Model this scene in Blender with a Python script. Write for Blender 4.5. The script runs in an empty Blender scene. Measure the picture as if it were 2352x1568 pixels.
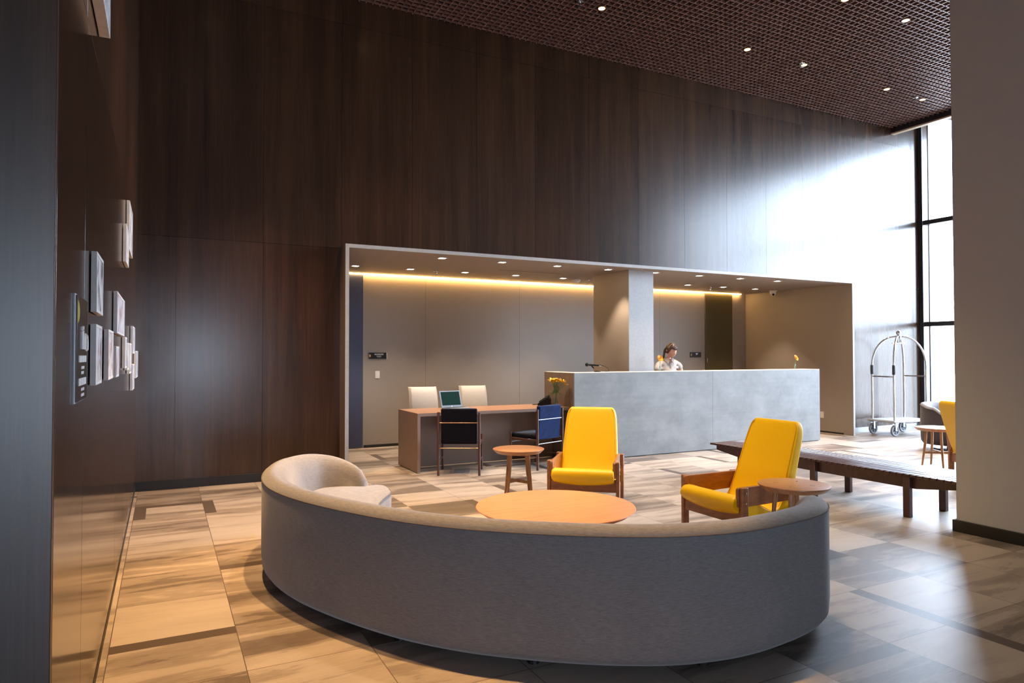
import bpy, bmesh, math, random
from mathutils import Vector, Matrix, Euler, noise as mnoise
random.seed(7)
sc = bpy.context.scene
col = sc.collection
R = math.radians

# ------------------------------------------------------------------ camera
cam_d = bpy.data.cameras.new('camera')
cam = bpy.data.objects.new('camera', cam_d); col.objects.link(cam)
cam.location = (0, 0, 1.5)
cam.rotation_euler = (R(90 + 1.107), R(0.057), R(-27.216))
cam_d.sensor_width = 36.0
cam_d.lens = 36.0 * 1557.4 / 2352.0
cam_d.clip_start = 0.05; cam_d.clip_end = 200
sc.camera = cam

# ------------------------------------------------------------------ world, exposure, daylight portals
sc.view_settings.view_transform = 'Standard'
sc.view_settings.look = 'None'
sc.view_settings.gamma = 1.0
sc.view_settings.use_curve_mapping = False
sc.view_settings.exposure = 0.0
sc.cycles.max_bounces = 8
sc.cycles.diffuse_bounces = 5
sc.cycles.glossy_bounces = 4
sc.cycles.transparent_max_bounces = 8
sc.cycles.sample_clamp_indirect = 6.0
sc.cycles.use_denoising = True
sc.cycles.caustics_reflective = False
sc.cycles.caustics_refractive = False
SKY = 47.0
w = bpy.data.worlds.new('overcast_sky'); sc.world = w; w.use_nodes = True
bg = w.node_tree.nodes['Background']
bg.inputs[0].default_value = (0.65, 0.80, 1.0, 1); bg.inputs[1].default_value = SKY

def light(name, kind, loc, rot=(0, 0, 0), parent=None, **kw):
    d = bpy.data.lights.new(name, kind); o = bpy.data.objects.new(name, d); col.objects.link(o)
    for k, v in kw.items():
        if k == 'portal': d.cycles.is_portal = v
        else: setattr(d, k, v)
    o.location = loc; o.rotation_euler = rot
    if parent: o.parent = parent
    return o
WIN_Y0, WIN_Y1, WIN_Z = 1.2, 8.5, 6.3
light('daylight_portal', 'AREA', (13.95, (WIN_Y0 + WIN_Y1) / 2, WIN_Z / 2), (0, R(90), 0), shape='RECTANGLE', size=WIN_Z, size_y=WIN_Y1 - WIN_Y0, portal=True)
light('daylight_portal', 'AREA', (1.0, -6.2, 1.4), (R(90), 0, 0), shape='RECTANGLE', size=.8, size_y=1.6, portal=True)
light('daylight_portal', 'AREA', (-1.25, -6.2, 1.4), (R(90), 0, 0), shape='RECTANGLE', size=1.2, size_y=1.6, portal=True)

WARM = (1.0, 0.78, 0.54)
AMBER = (1.0, 0.58, 0.23)
WARM2 = (1.0, 0.82, 0.62)
P_CEIL, P_ALC, P_WALL = 520.0, 125.0, 1900.0

# ------------------------------------------------------------------ materials
def lin(r, g, b):
    f = lambda c: ((c / 255.0 + 0.055) / 1.055) ** 2.4 if c > 10.3 else c / 255.0 / 12.92
    return (f(r), f(g), f(b), 1)

class NT:
    def __init__(s, name):
        s.m = bpy.data.materials.new(name); s.m.use_nodes = True
        s.t = s.m.node_tree; s.b = s.t.nodes['Principled BSDF']
    def n(s, t, **kw):
        o = s.t.nodes.new(t)
        for k, v in kw.items(): setattr(o, k, v)
        return o
    def put(s, sock, v):
        if hasattr(v, 'is_output') or isinstance(v, bpy.types.NodeSocket): s.t.links.new(v, sock)
        else: sock.default_value = v
    def mth(s, op, a, b=0.0, c=0.0):
        o = s.n('ShaderNodeMath', operation=op); s.put(o.inputs[0], a); s.put(o.inputs[1], b)
        if len(o.inputs) > 2: s.put(o.inputs[2], c)
        return o.outputs[0]
    def coords(s, kind='Object'):
        return s.n('ShaderNodeTexCoord').outputs[kind]
    def pos(s):
        return s.n('ShaderNodeNewGeometry').outputs['Position']
    def mapping(s, vec, scale=(1, 1, 1), rot=(0, 0, 0), loc=(0, 0, 0)):
        o = s.n('ShaderNodeMapping'); s.put(o.inputs['Vector'], vec); s.put(o.inputs['Location'], loc)
        o.inputs['Scale'].default_value = scale; o.inputs['Rotation'].default_value = rot
        return o.outputs[0]
    def noise(s, vec, scale=5, detail=3, rough=.5, dist=0):
        o = s.n('ShaderNodeTexNoise'); s.put(o.inputs['Vector'], vec)
        o.inputs['Scale'].default_value = scale; o.inputs['Detail'].default_value = detail
        o.inputs['Roughness'].default_value = rough; o.inputs['Distortion'].default_value = dist
        return o.outputs[0]
    def ramp(s, fac, stops, interp='LINEAR'):
        o = s.n('ShaderNodeValToRGB'); s.put(o.inputs[0], fac); r = o.color_ramp; r.interpolation = interp
        while len(r.elements) < len(stops): r.elements.new(.5)
        for e, (p, c) in zip(r.elements, stops): e.position = p; e.color = c if len(c) == 4 else (*c, 1)
        return o.outputs[0]
    def mix(s, fac, a, b, mode='MIX'):
        o = s.n('ShaderNodeMix', data_type='RGBA', blend_type=mode)
        s.put(o.inputs[0], fac); s.put(o.inputs[6], a); s.put(o.inputs[7], b)
        return o.outputs[2]
    def bump(s, h, strength=.1, dist=.01):
        o = s.n('ShaderNodeBump'); o.inputs['Strength'].default_value = strength; o.inputs['Distance'].default_value = dist
        s.put(o.inputs['Height'], h); s.put(s.b.inputs['Normal'], o.outputs[0])
    def set(s, **kw):
        for k, v in kw.items(): s.put(s.b.inputs[k.replace('_', ' ')], v)
        return s.m

def plain(name, c, rough=.5, metal=0.0, spec=.5, var=.06, nscale=30, bump=0.0, sheen=0.0, coat=0.0):
    t = NT(name); v = t.noise(t.coords(), nscale, 3)
    lo = tuple(x * (1 - var) for x in c[:3]); hi = tuple(min(1, x * (1 + var)) for x in c[:3])
    t.set(Base_Color=t.ramp(v, [(.3, lo), (.7, hi)]), Roughness=rough, Metallic=metal, Specular_IOR_Level=spec)
    if sheen: t.b.inputs['Sheen Weight'].default_value = sheen; t.b.inputs['Sheen Roughness'].default_value = .4
    if coat: t.b.inputs['Coat Weight'].default_value = coat; t.b.inputs['Coat Roughness'].default_value = .15
    if bump: t.bump(v, bump, .004)
    return t.m

def woodmat(name, dark, light_, scale=(1.2, 14, 14), rough=.4, rot=(0, 0, 0), spec=.5, dist=.4):
    t = NT(name); v = t.mapping(t.coords(), scale, rot)
    a = t.noise(v, 2.2, 6, .6, dist)
    g = t.noise(t.mapping(t.coords(), tuple(x * 6 for x in scale), rot), 3, 3, .6)
    f = t.mth('ADD', t.mth('MULTIPLY', a, .75), t.mth('MULTIPLY', g, .25))
    t.set(Base_Color=t.ramp(f, [(.32, dark), (.68, light_)]), Roughness=rough, Specular_IOR_Level=spec)
    t.bump(g, .04, .002)
    return t.m

def fabric(name, c1, c2, scale=420, rough=.95, sheen=.25):
    t = NT(name); co = t.coords()
    a = t.noise(t.mapping(co, (1, 1, 1)), scale, 2, .6)
    b_ = t.noise(t.mapping(co, (.12, .12, 1)), scale * .6, 2, .6)
    c_ = t.noise(co, 3, 3, .6)
    f = t.mth('ADD', t.mth('MULTIPLY', a, .5), t.mth('ADD', t.mth('MULTIPLY', b_, .4), t.mth('MULTIPLY', c_, .1)))
    t.set(Base_Color=t.ramp(f, [(.30, c1), (.70, c2)]), Roughness=rough, Specular_IOR_Level=.2, Sheen_Weight=sheen)
    t.bump(a, .25, .002)
    return t.m

def emit(name, c, s):
    t = NT(name); t.set(Base_Color=(*c, 1), Emission_Color=(*c, 1), Emission_Strength=s)
    return t.m

def glassmat(name, tint=(1, 1, 1), gloss=.08):
    t = NT(name); t.t.nodes.remove(t.b); out = t.t.nodes['Material Output']
    tr = t.n('ShaderNodeBsdfTransparent'); tr.inputs[0].default_value = (*tint, 1)
    gl = t.n('ShaderNodeBsdfGlossy'); gl.inputs['Roughness'].default_value = .02
    fr = t.n('ShaderNodeFresnel'); fr.inputs[0].default_value = 1.45
    mx = t.n('ShaderNodeMixShader'); t.put(mx.inputs[0], t.mth('MINIMUM', t.mth('ADD', fr.outputs[0], gloss * .2), .6))
    t.t.links.new(tr.outputs[0], mx.inputs[1]); t.t.links.new(gl.outputs[0], mx.inputs[2]); t.t.links.new(mx.outputs[0], out.inputs[0])
    return t.m

def wallwood(name='dark_walnut_laminate', rough=.22):
    t = NT(name); p = t.pos()
    a = t.noise(t.mapping(p, (3.0, 3.0, .14)), 2.0, 6, .62, .3)
    g = t.noise(t.mapping(p, (60, 60, 1.2)), 2.0, 3, .6)
    isl = t.n('ShaderNodeNewGeometry').outputs['Random Per Island']
    f = t.mth('ADD', t.mth('MULTIPLY', a, .62), t.mth('ADD', t.mth('MULTIPLY', g, .30), t.mth('MULTIPLY', isl, .08)))
    t.set(Base_Color=t.ramp(f, [(.32, lin(42, 28, 20)), (.5, lin(58, 39, 28)), (.68, lin(76, 52, 37))]),
          Roughness=t.mth('ADD', rough, t.mth('MULTIPLY', isl, .03)), Specular_IOR_Level=.5)
    t.bump(g, .03, .001)
    return t.m

def tilefloor():
    t = NT('stone_floor_tiles'); p = t.pos(); s = t.n('ShaderNodeSeparateXYZ'); t.put(s.inputs[0], p)
    X = t.mth('DIVIDE', t.mth('SUBTRACT', s.outputs[0], .966), .6); Y = t.mth('DIVIDE', t.mth('SUBTRACT', s.outputs[1], 2.266), .6)
    ix, iy = t.mth('FLOOR', X), t.mth('FLOOR', Y); fx, fy = t.mth('FRACT', X), t.mth('FRACT', Y)
    cv = t.n('ShaderNodeCombineXYZ'); t.put(cv.inputs[0], ix); t.put(cv.inputs[1], iy)
    wn = t.n('ShaderNodeTexWhiteNoise', noise_dimensions='3D'); t.put(wn.inputs['Vector'], cv.outputs[0])
    sp = t.n('ShaderNodeSeparateColor'); t.put(sp.inputs[0], wn.outputs['Color'])
    r1, r2, r3 = sp.outputs[0], sp.outputs[1], sp.outputs[2]
    off = t.n('ShaderNodeCombineXYZ')
    t.put(off.inputs[0], t.mth('MULTIPLY', r1, 37)); t.put(off.inputs[1], t.mth('MULTIPLY', r2, 53)); t.put(off.inputs[2], t.mth('MULTIPLY', r3, 19))
    va = t.n('ShaderNodeVectorMath', operation='ADD'); t.put(va.inputs[0], t.mapping(p, (.8, 4.4, 1), (0, 0, R(9)))); t.put(va.inputs[1], off.outputs[0])
    a = t.noise(va.outputs[0], 1.15, 5, .55, .5)
    fine = t.noise(t.mapping(p, (6, 60, 1), (0, 0, R(4))), 2, 4, .6)
    f = t.mth('ADD', a, t.mth('ADD', t.mth('MULTIPLY', t.mth('SUBTRACT', fine, .5), .12), t.mth('MULTIPLY', t.mth('SUBTRACT', r3, .5), .30)))
    c = t.ramp(f, [(.22, lin(92, 81, 74)), (.385, lin(108, 96, 88)), (.40, lin(130, 117, 108)), (.52, lin(144, 131, 121)), (.54, lin(160, 147, 137)), (.74, lin(174, 162, 151))])
    c = t.mix(t.mth('MULTIPLY', t.mth('SUBTRACT', fine, .45), .5), c, lin(205, 190, 172))
    strip = lambda val, lo: t.mth('LESS_THAN', val, lo)
    m1 = t.mth('MULTIPLY', t.mth('GREATER_THAN', r1, .90), strip(fx, .167))
    m2 = t.mth('MULTIPLY', t.mth('LESS_THAN', r2, .07), t.mth('GREATER_THAN', fy, .833))
    m3 = t.mth('MULTIPLY', t.mth('LESS_THAN', r1, .035), t.mth('GREATER_THAN', fx, .833))
    c = t.mix(t.mth('MAXIMUM', m1, t.mth('MAXIMUM', m2, m3)), c, lin(86, 74, 66))
    gr = .0035
    g = t.mth('MAXIMUM', t.mth('MAXIMUM', t.mth('LESS_THAN', fx, gr), t.mth('GREATER_THAN', fx, 1 - gr)), t.mth('MAXIMUM', t.mth('LESS_THAN', fy, gr), t.mth('GREATER_THAN', fy, 1 - gr)))
    c = t.mix(g, c, lin(88, 76, 66))
    t.set(Base_Color=c, Roughness=t.mth('ADD', .35, t.mth('MULTIPLY', fine, .14)), Specular_IOR_Level=.4)
    t.bump(t.mth('SUBTRACT', fine, t.mth('MULTIPLY', g, 2.0)), .05, .002)
    return t.m

def concrete():
    t = NT('pale_concrete'); p = t.coords()
    a = t.noise(t.mapping(p, (.7, 1, 1.1)), 2.4, 6, .6, .3); b = t.noise(p, 14, 4, .6); st = t.noise(t.mapping(p, (.25, 1, 8)), 3, 3, .6)
    f = t.mth('ADD', t.mth('MULTIPLY', a, .72), t.mth('ADD', t.mth('MULTIPLY', b, .16), t.mth('MULTIPLY', st, .12)))
    v = t.n('ShaderNodeTexVoronoi', feature='DISTANCE_TO_EDGE'); t.put(v.inputs['Vector'], t.mapping(p, (1, 1, 1))); v.inputs['Scale'].default_value = 1.1
    ck = t.mth('MULTIPLY', t.mth('LESS_THAN', v.outputs['Distance'], .0022), t.mth('GREATER_THAN', b, .56))
    c = t.ramp(f, [(.35, lin(118, 119, 121)), (.5, lin(130, 132, 134)), (.66, lin(144, 146, 148))])
    t.set(Base_Color=t.mix(t.mth('MULTIPLY', ck, .35), c, lin(90, 88, 88)), Roughness=.55, Specular_IOR_Level=.35)
    t.bump(f, .06, .004)
    return t.m

M = dict(
    wall=wallwood(), wall_gloss=wallwood('polished_walnut_laminate', .12), floor=tilefloor(), concrete=concrete(),
    black=plain('black_skirting', lin(24, 20, 20), .5), matte_black=plain('ceiling_void_black', lin(16, 11, 10), .9),
    grille=plain('brown_ceiling_grille', lin(116, 84, 76), .4, var=.04),
    fascia=plain('dark_fascia', lin(34, 31, 38), .5), cream=plain('cream_trim', lin(196, 176, 152), .5),
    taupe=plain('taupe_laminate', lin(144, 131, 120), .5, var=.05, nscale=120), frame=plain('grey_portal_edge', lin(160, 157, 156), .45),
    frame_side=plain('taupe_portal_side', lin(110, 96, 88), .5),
    bluedoor=plain('navy_door_laminate', lin(58, 62, 84), .5), greendoor=plain('olive_door_laminate', lin(78, 68, 40), .5),
    pier=plain('taupe_pier_paint', lin(184, 174, 166), .75, var=.04, nscale=200), white=plain('white_plaster', lin(214, 212, 208), .7),
    alu=plain('dark_window_aluminium', lin(48, 50, 56), .4), paleframe=plain('pale_window_frame', lin(196, 200, 206), .4),
    glass=glassmat('clear_glass'), glassgreen=glassmat('glass_edge', (.86, .95, .92)),
    sofa=fabric('grey_sofa_fabric', lin(94, 90, 91), lin(138, 134, 134)), piping=plain('sofa_piping', lin(98, 90, 88), .9),
    yellow=plain('yellow_leather', lin(253, 198, 6), .42, var=.02, nscale=160, bump=.03, spec=.45), yellow_seam=plain('yellow_seam', lin(240, 184, 8), .5),
    chairwood=woodmat('brown_chair_wood', lin(128, 80, 52), lin(166, 110, 74), (3, 3, 10), .35),
    tablewood=woodmat('honey_table_veneer', lin(172, 112, 78), lin(198, 136, 98), (1.4, 16, 4), .38, (0, 0, R(38))),
    stoolwood=woodmat('oak_stool_wood', lin(146, 98, 64), lin(184, 132, 92), (2, 14, 2), .3, (0, 0, R(30))),
    stoolleg=woodmat('oak_leg_wood', lin(140, 100, 66), lin(174, 130, 90), (14, 14, 1.5), .4),
    tenon=plain('dark_tenon', lin(110, 72, 48), .5),
    bench=woodmat('dark_bench_wood', lin(52, 28, 26), lin(82, 50, 46), (14, 3, 3), .3),
    desk=plain('taupe_desk_laminate', lin(128, 106, 94), .5, var=.06, nscale=160), desktop=plain('tan_desk_top', lin(146, 106, 82), .4, var=.05, nscale=160),
    rod=plain('satin_rod', (.36, .35, .37, 1), .4, 1.0, var=.01), walnutleg=woodmat('walnut_leg', lin(62, 38, 30), lin(96, 62, 50), (14, 14, 1.5), .35),
    velvet_black=plain('black_and_shaded_velvet', (.006, .006, .012, 1), .9, sheen=.12, spec=.1), velvet_blue=plain('navy_velvet', lin(14, 32, 70), .95, sheen=.08, spec=.15, var=.25, nscale=14),
    chrome=plain('chrome', (.78, .79, .8, 1), .12, 1.0, var=.01), steel=plain('brushed_steel', (.5, .5, .5, 1), .3, 1.0, var=.02), brass=plain('bronze_rod', lin(150, 112, 84), .3, .8),
    creamleather=plain('cream_leather', lin(200, 188, 176), .5, var=.03), dark=plain('black_plastic', lin(16, 15, 16), .55, spec=.2), rubber=plain('dark_rubber', lin(46, 48, 52), .6),
    tyre=plain('grey_tyre', lin(128, 130, 134), .6), carpet=plain('grey_cart_deck', lin(150, 154, 160), .8), cartedge=plain('grey_cart_bumper', lin(180, 184, 188), .4),
    laptop=plain('grey_laptop_plastic', lin(128, 138, 150), .35), screen=None, keys=plain('laptop_keys', lin(60, 62, 66), .5),
    whiteplastic=plain('white_plastic', lin(220, 214, 206), .4), whitebox=plain('white_lacquer', lin(226, 224, 224), .35), 
    signblack=plain('black_sign_face', lin(20, 16, 18), .35), gold=plain('olive_gold', lin(176, 156, 74), .45), sandgold=plain('sand_gold', lin(186, 156, 98), .45), letter=plain('white_letters', lin(240, 240, 240), .4),
    lamp=emit('downlight_lens', (1, .93, .84), 22), lampwarm=emit('warm_downlight_lens', (1, .66, .26), 5), led=emit('warm_led_strip', (1, .60, .20), 60),
    trim=plain('downlight_trim', lin(196, 190, 180), .4), skin=plain('skin', lin(220, 168, 142), .5, var=.03, nscale=60), lips=plain('lips', lin(176, 96, 92), .5), eye=plain('dark_eye', lin(40, 26, 22), .3),
    hair=woodmat('brown_hair', lin(40, 24, 18), lin(84, 54, 38), (30, 30, 3), .4), shirt=plain('pale_shirt', lin(206, 198, 196), .8, var=.03), shirt_dark=plain('grey_collar', lin(168, 158, 154), .8), trousers=plain('dark_trousers', lin(36, 36, 42), .8),
    petal=plain('yellow_petal', lin(252, 196, 12), .6, var=.12, nscale=50), petal_orange=plain('orange_petal', lin(252, 164, 10), .6, var=.15, nscale=60), flower_heart=plain('flower_heart', lin(206, 92, 8), .6), leaf=plain('leaf_green', lin(92, 118, 40), .6, var=.3), stem=plain('stem_green', lin(110, 134, 78), .6),
    grey_arm=fabric('blue_grey_fabric', lin(128, 132, 146), lin(156, 160, 172), 300), grey_shaded=fabric('shaded_grey_fabric', lin(58, 52, 56), lin(82, 76, 80), 300), water=glassmat('vase_water', (.92, .95, .9)),
)
def screenmat():
    t = NT('green_screen'); a = t.noise(t.mapping(t.coords(), (60, 8, 60), (0, R(40), 0)), 3, 3)
    c = t.ramp(a, [(.35, lin(2, 34, 26)), (.7, lin(8, 62, 48))])
    t.set(Base_Color=lin(4, 14, 12), Roughness=.5, Specular_IOR_Level=.08, Emission_Color=c, Emission_Strength=.8)
    return t.m
M['screen'] = screenmat()
def artmat(name, ink, seed):
    t = NT(name); co = t.coords()
    a = t.noise(t.mapping(co, (1, 14, 5), (R(12), 0, 0), (seed, seed * 2.3, 0)), 2.0, 4, .6, 1.2)
    b = t.noise(t.mapping(co, (1, 4, 4), (0, 0, 0), (0, seed, seed)), 1.6, 2)
    f = t.mth('MULTIPLY', a, t.mth('ADD', b, .35))
    t.set(Base_Color=t.ramp(f, [(.42, lin(214, 214, 216)), (.52, ink)]), Roughness=.4)
    return t.m

# ------------------------------------------------------------------ mesh building
class MB:
    def __init__(s): s.v = []; s.f = []
    def add(s, vs, fs, mat=None):
        o = len(s.v); s.v += [(mat @ Vector(v)) if mat else Vector(v) for v in vs]; s.f += [tuple(i + o for i in f) for f in fs]; return s
    def box(s, x0, x1, y0, y1, z0, z1, mat=None):
        return s.add([(x0, y0, z0), (x1, y0, z0), (x1, y1, z0), (x0, y1, z0), (x0, y0, z1), (x1, y0, z1), (x1, y1, z1), (x0, y1, z1)],
                     [(0, 3, 2, 1), (4, 5, 6, 7), (0, 1, 5, 4), (1, 2, 6, 5), (2, 3, 7, 6), (3, 0, 4, 7)], mat)
    def prism(s, poly, ax, a0, a1, mat=None):
        def P(p, a): return {'x': (a, p[0], p[1]), 'y': (p[0], a, p[1]), 'z': (p[0], p[1], a)}[ax]
        n = len(poly); vs = [P(p, a0) for p in poly] + [P(p, a1) for p in poly]
        return s.add(vs, [tuple(range(n))[::-1], tuple(range(n, 2 * n))] + [(i, (i + 1) % n, n + (i + 1) % n, n + i) for i in range(n)], mat)
    def rings(s, rings, close=True, caps=True, mat=None):
        n = len(rings[0]); vs = [p for r in rings for p in r]; fs = []
        for k in range(len(rings) - 1):
            for i in range(n if close else n - 1):
                j = (i + 1) % n; fs.append((k * n + i, k * n + j, (k + 1) * n + j, (k + 1) * n + i))
        if caps: fs += [tuple(range(n))[::-1], tuple(range((len(rings) - 1) * n, len(rings) * n))]
        return s.add(vs, fs, mat)
    def tube(s, pts, r, n=12, closed=False, mat=None):
        pts = [Vector(p) for p in pts]; m = len(pts); rr = r if isinstance(r, (list, tuple)) else [r] * m; rings = []
        prev = None
        for i, p in enumerate(pts):
            a = pts[i - 1] if (i > 0 or closed) else p; b = pts[(i + 1) % m] if (i < m - 1 or closed) else p
            d = (b - a).normalized()
            if prev is None:
                u = d.orthogonal().normalized()
            else:
                u = (prev - d * prev.dot(d)).normalized()
            prev = u; v = d.cross(u)
            rings.append([p + (u * math.cos(2 * math.pi * k / n) + v * math.sin(2 * math.pi * k / n)) * rr[i] for k in range(n)])
        if closed: rings.append(rings[0])
        return s.rings(rings, True, not closed, mat)
    def lathe(s, prof, n=32, c=(0, 0), mat=None):
        rings = [[(c[0] + r * math.cos(2 * math.pi * k / n), c[1] + r * math.sin(2 * math.pi * k / n), z) for k in range(n)] for r, z in prof]
        return s.rings(rings, True, True, mat)
    def ball(s, c, r, n=16, sc3=(1, 1, 1), mat=None):
        prof = [(max(1e-4, math.sin(math.pi * i / n)), -math.cos(math.pi * i / n)) for i in range(n + 1)]
        rings = [[(c[0] + q * r * sc3[0] * math.cos(2 * math.pi * k / n), c[1] + q * r * sc3[1] * math.sin(2 * math.pi * k / n), c[2] + z * r * sc3[2]) for k in range(n)] for q, z in prof]
        return s.rings(rings, True, True, mat)
    def build(s, name, mat, parent=None, smooth=False, bevel=0, segs=2, sub=0, angle=35, loc=None):
        me = bpy.data.meshes.new(name); me.from_pydata(s.v, [], s.f)
        bm = bmesh.new(); bm.from_mesh(me); bmesh.ops.recalc_face_normals(bm, faces=bm.faces); bm.to_mesh(me); bm.free()
        for m_ in (mat if isinstance(mat, list) else [mat]): me.materials.append(m_)
        o = bpy.data.objects.new(name, me); col.objects.link(o)
        if parent: o.parent = parent
        if loc: o.location = loc
        if bevel:
            b = o.modifiers.new('bevel', 'BEVEL'); b.width = bevel; b.segments = segs; b.limit_method = 'ANGLE'; b.angle_limit = R(40); b.harden_normals = False
        if sub:
            u = o.modifiers.new('subsurf', 'SUBSURF'); u.levels = sub; u.render_levels = sub
        if smooth or sub or bevel:
            for p in me.polygons: p.use_smooth = True
            if not sub and hasattr(me, 'set_sharp_from_angle'): me.set_sharp_from_angle(angle=R(angle))
        return o

def tag(o, label=None, cat=None, group=None, kind=None):
    if label: o['label'] = label
    if cat: o['category'] = cat
    if group: o['group'] = group
    if kind: o['kind'] = kind
    return o
def thing(name, label, cat, loc=(0, 0, 0), rz=0, group=None):
    o = bpy.data.objects.new(name, None); col.objects.link(o); o.empty_display_size = .1
    o.location = loc; o.rotation_euler = (0, 0, rz)
    return tag(o, label, cat, group)
def struct(o, label=None, cat=None):
    o['kind'] = 'structure'
    return tag(o, label, cat)
def dup(root, loc, rz, label, group=None):
    r = root.copy(); col.objects.link(r); r.location = loc; r.rotation_euler = (0, 0, rz); r['label'] = label
    if group: r['group'] = group
    def rec(src, dst):
        for ch in list(src.children):
            c = ch.copy(); col.objects.link(c); c.parent = dst
            rec(ch, c)
    rec(root, r)
    return r
def spline(pts, n=8, closed=False):
    P = [Vector(p) for p in pts]; out = []; m = len(P)
    for i in range(m if closed else m - 1):
        p0 = P[i - 1] if (i > 0 or closed) else P[0] * 2 - P[1]; p1 = P[i]; p2 = P[(i + 1) % m]
        p3 = P[(i + 2) % m] if (i + 2 < m or closed) else P[-1] * 2 - P[-2]
        for k in range(n):
            t = k / n
            out.append(.5 * ((2 * p1) + (p2 - p0) * t + (2 * p0 - 5 * p1 + 4 * p2 - p3) * t * t + (3 * p1 - p0 - 3 * p2 + p3) * t ** 3))
    if not closed: out.append(P[-1])
    return out
def lerp1(xs, ys, x):
    if x <= xs[0]: return ys[0]
    for i in range(len(xs) - 1):
        if x <= xs[i + 1]:
            t = (x - xs[i]) / (xs[i + 1] - xs[i]); t = t * t * (3 - 2 * t); return ys[i] + (ys[i + 1] - ys[i]) * t
    return ys[-1]

# ================================================================== SETTING
YB, XL, XW, ZC = 8.53, -.265, 13.8, 6.015
AX0, AX1, AYB, AZ, AYF = 2.009, 11.31, 10.83, 2.81, 8.251      # alcove inside
struct(MB().box(-3.2, 16.5, -6.4, 11.1, -.12, 0).build('floor', M['floor']), 'stone look floor tiles with grey brown streaks and thin joints', 'floor')

struct(MB().box(14.15, 70, -40, 50, -.3, -.12).build('ground', plain('pale_pavement', lin(150, 146, 140), .9)), 'pale pavement outside the window wall', 'ground')
struct(MB().box(58, 64, -40, 60, -.12, 5.5).build('wall_outside', plain('pale_far_wall', lin(170, 166, 160), .9)), 'pale building wall far outside the window', 'building')
# back wall: laminate panels round the alcove opening
seams = [XL] + [.12 + .93 * k for k in range(0, 16) if .12 + .93 * k < XW] + [XW]
G = .0014
mb = MB()
def panel(x0, x1, z0, z1): mb.box(x0 + (G if x0 > 0 else -.03), x1 - G, YB, YB + .03, z0 + G, z1 - G)
for a, b in zip(seams[:-1], seams[1:]):
    panel(a, b, 5.685, 6.35)
    panel(a, b, 2.836, 5.685)
    if b <= 1.99: panel(a, b, .10, 2.836)
    elif a < 1.965 < b: panel(a, 1.965, .10, 2.836)
    elif a >= 11.355: panel(a, b, .10, 2.836)
    elif a < 11.355 < b: panel(11.355, b, .10, 2.836)
wb = struct(mb.build('wall_back', M['wall']), 'tall dark walnut laminate wall above and beside the reception alcove', 'wall')
mb = MB(); mb.box(XL, 1.96, YB + .03, YB + .15, 0, 6.6); mb.box(11.36, 14.2, YB + .03, YB + .15, 0, 6.6); mb.box(1.96, 11.36, YB + .03, YB + .15, 2.86, 6.6)
mb.build('backing', M['wall'], wb)
struct(MB().box(XL, 1.96, YB - .012, YB + .01, 0, .105).build('baseboard_back', M['black'], bevel=.002))
struct(MB().box(11.36, XW, YB + .012, YB + .03, 0, .10).build('baseboard_back_right', M['steel']))
# left wall with pictures, and its return facing the room behind the camera
mb = MB(); ly = [2.245, 3.0, 4.965, 6.0, 7.25, YB]
for a, b in zip(ly[:-1], ly[1:]):
    for z0, z1 in ((.05, 2.78), (2.78, 5.685), (5.685, 6.35)): mb.box(XL - .03, XL, a + (.001 if a > 2.3 else 0), b - .001, z0 + .001, z1 - .001)
wl = struct(mb.build('wall_left', M['wall_gloss'], bevel=.002), 'dark walnut laminate wall carrying small white framed pictures', 'wall')
MB().box(-1.6, XL - .03, 2.24, YB, 0, 6.6).build('backing', M['black'], wl)
mb = MB()
for z0, z1 in ((.05, 2.78), (2.78, 6.35)): mb.box(-1.62, XL, 2.212, 2.24, z0 + .002, z1 - .002)
struct(mb.build('wall_left_end', wallwood('satin_walnut_laminate', .34), bevel=.002), 'dark laminate wall end with a bluish sheen at the left edge', 'wall')
mb = MB().box(XL - .02, XL + .0015, 2.24, YB, 0, .05); struct(mb.build('baseboard_left', M['black']))
# rest of the room shell, beside and behind the camera
struct(MB().box(-3.2, -3.05, -6.3, 2.24, 0, 6.6).build('wall_left_rear', M['wall']))
mb = MB(); mb.box(-3.2, -1.85, -6.35, -6.2, 0, 6.6); mb.box(-.65, .6, -6.35, -6.2, 0, 6.6); mb.box(1.4, 16.3, -6.35, -6.2, 0, 6.6); mb.box(.6, 1.4, -6.35, -6.2, 2.2, 6.6); mb.box(.6, 1.4, -6.35, -6.2, 0, .6); mb.box(-1.85, -.65, -6.35, -6.2, 2.2, 6.6); mb.box(-1.85, -.65, -6.35, -6.2, 0, .6)
struct(mb.build('wall_front', M['pier']))
struct(MB().box(XW, XW + .2, -6.3, WIN_Y0, 0, 6.6).build('wall_right', M['pier']))
struct(MB().box(-3.05, -1.6, 2.24, 2.4, 0, 6.6).build('wall_left_return', M['wall']))
# pier at the right edge of the view
struct(MB().box(6.0, 6.5, -6.2, 3.42, 0, 6.6).build('wall_pier', M['pier'], bevel=.006), 'taupe painted pier wall with a black skirting beside the bench', 'wall')
mb = MB(); mb.box(5.978, 6.0, -6.2, 3.442, 0, .097); mb.box(6.0, 6.522, 3.42, 3.442, 0, .097); mb.box(6.5, 6.522, -6.2, 3.42, 0, .097)
struct(mb.build('baseboard_pier', M['black'], bevel=.003))
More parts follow.
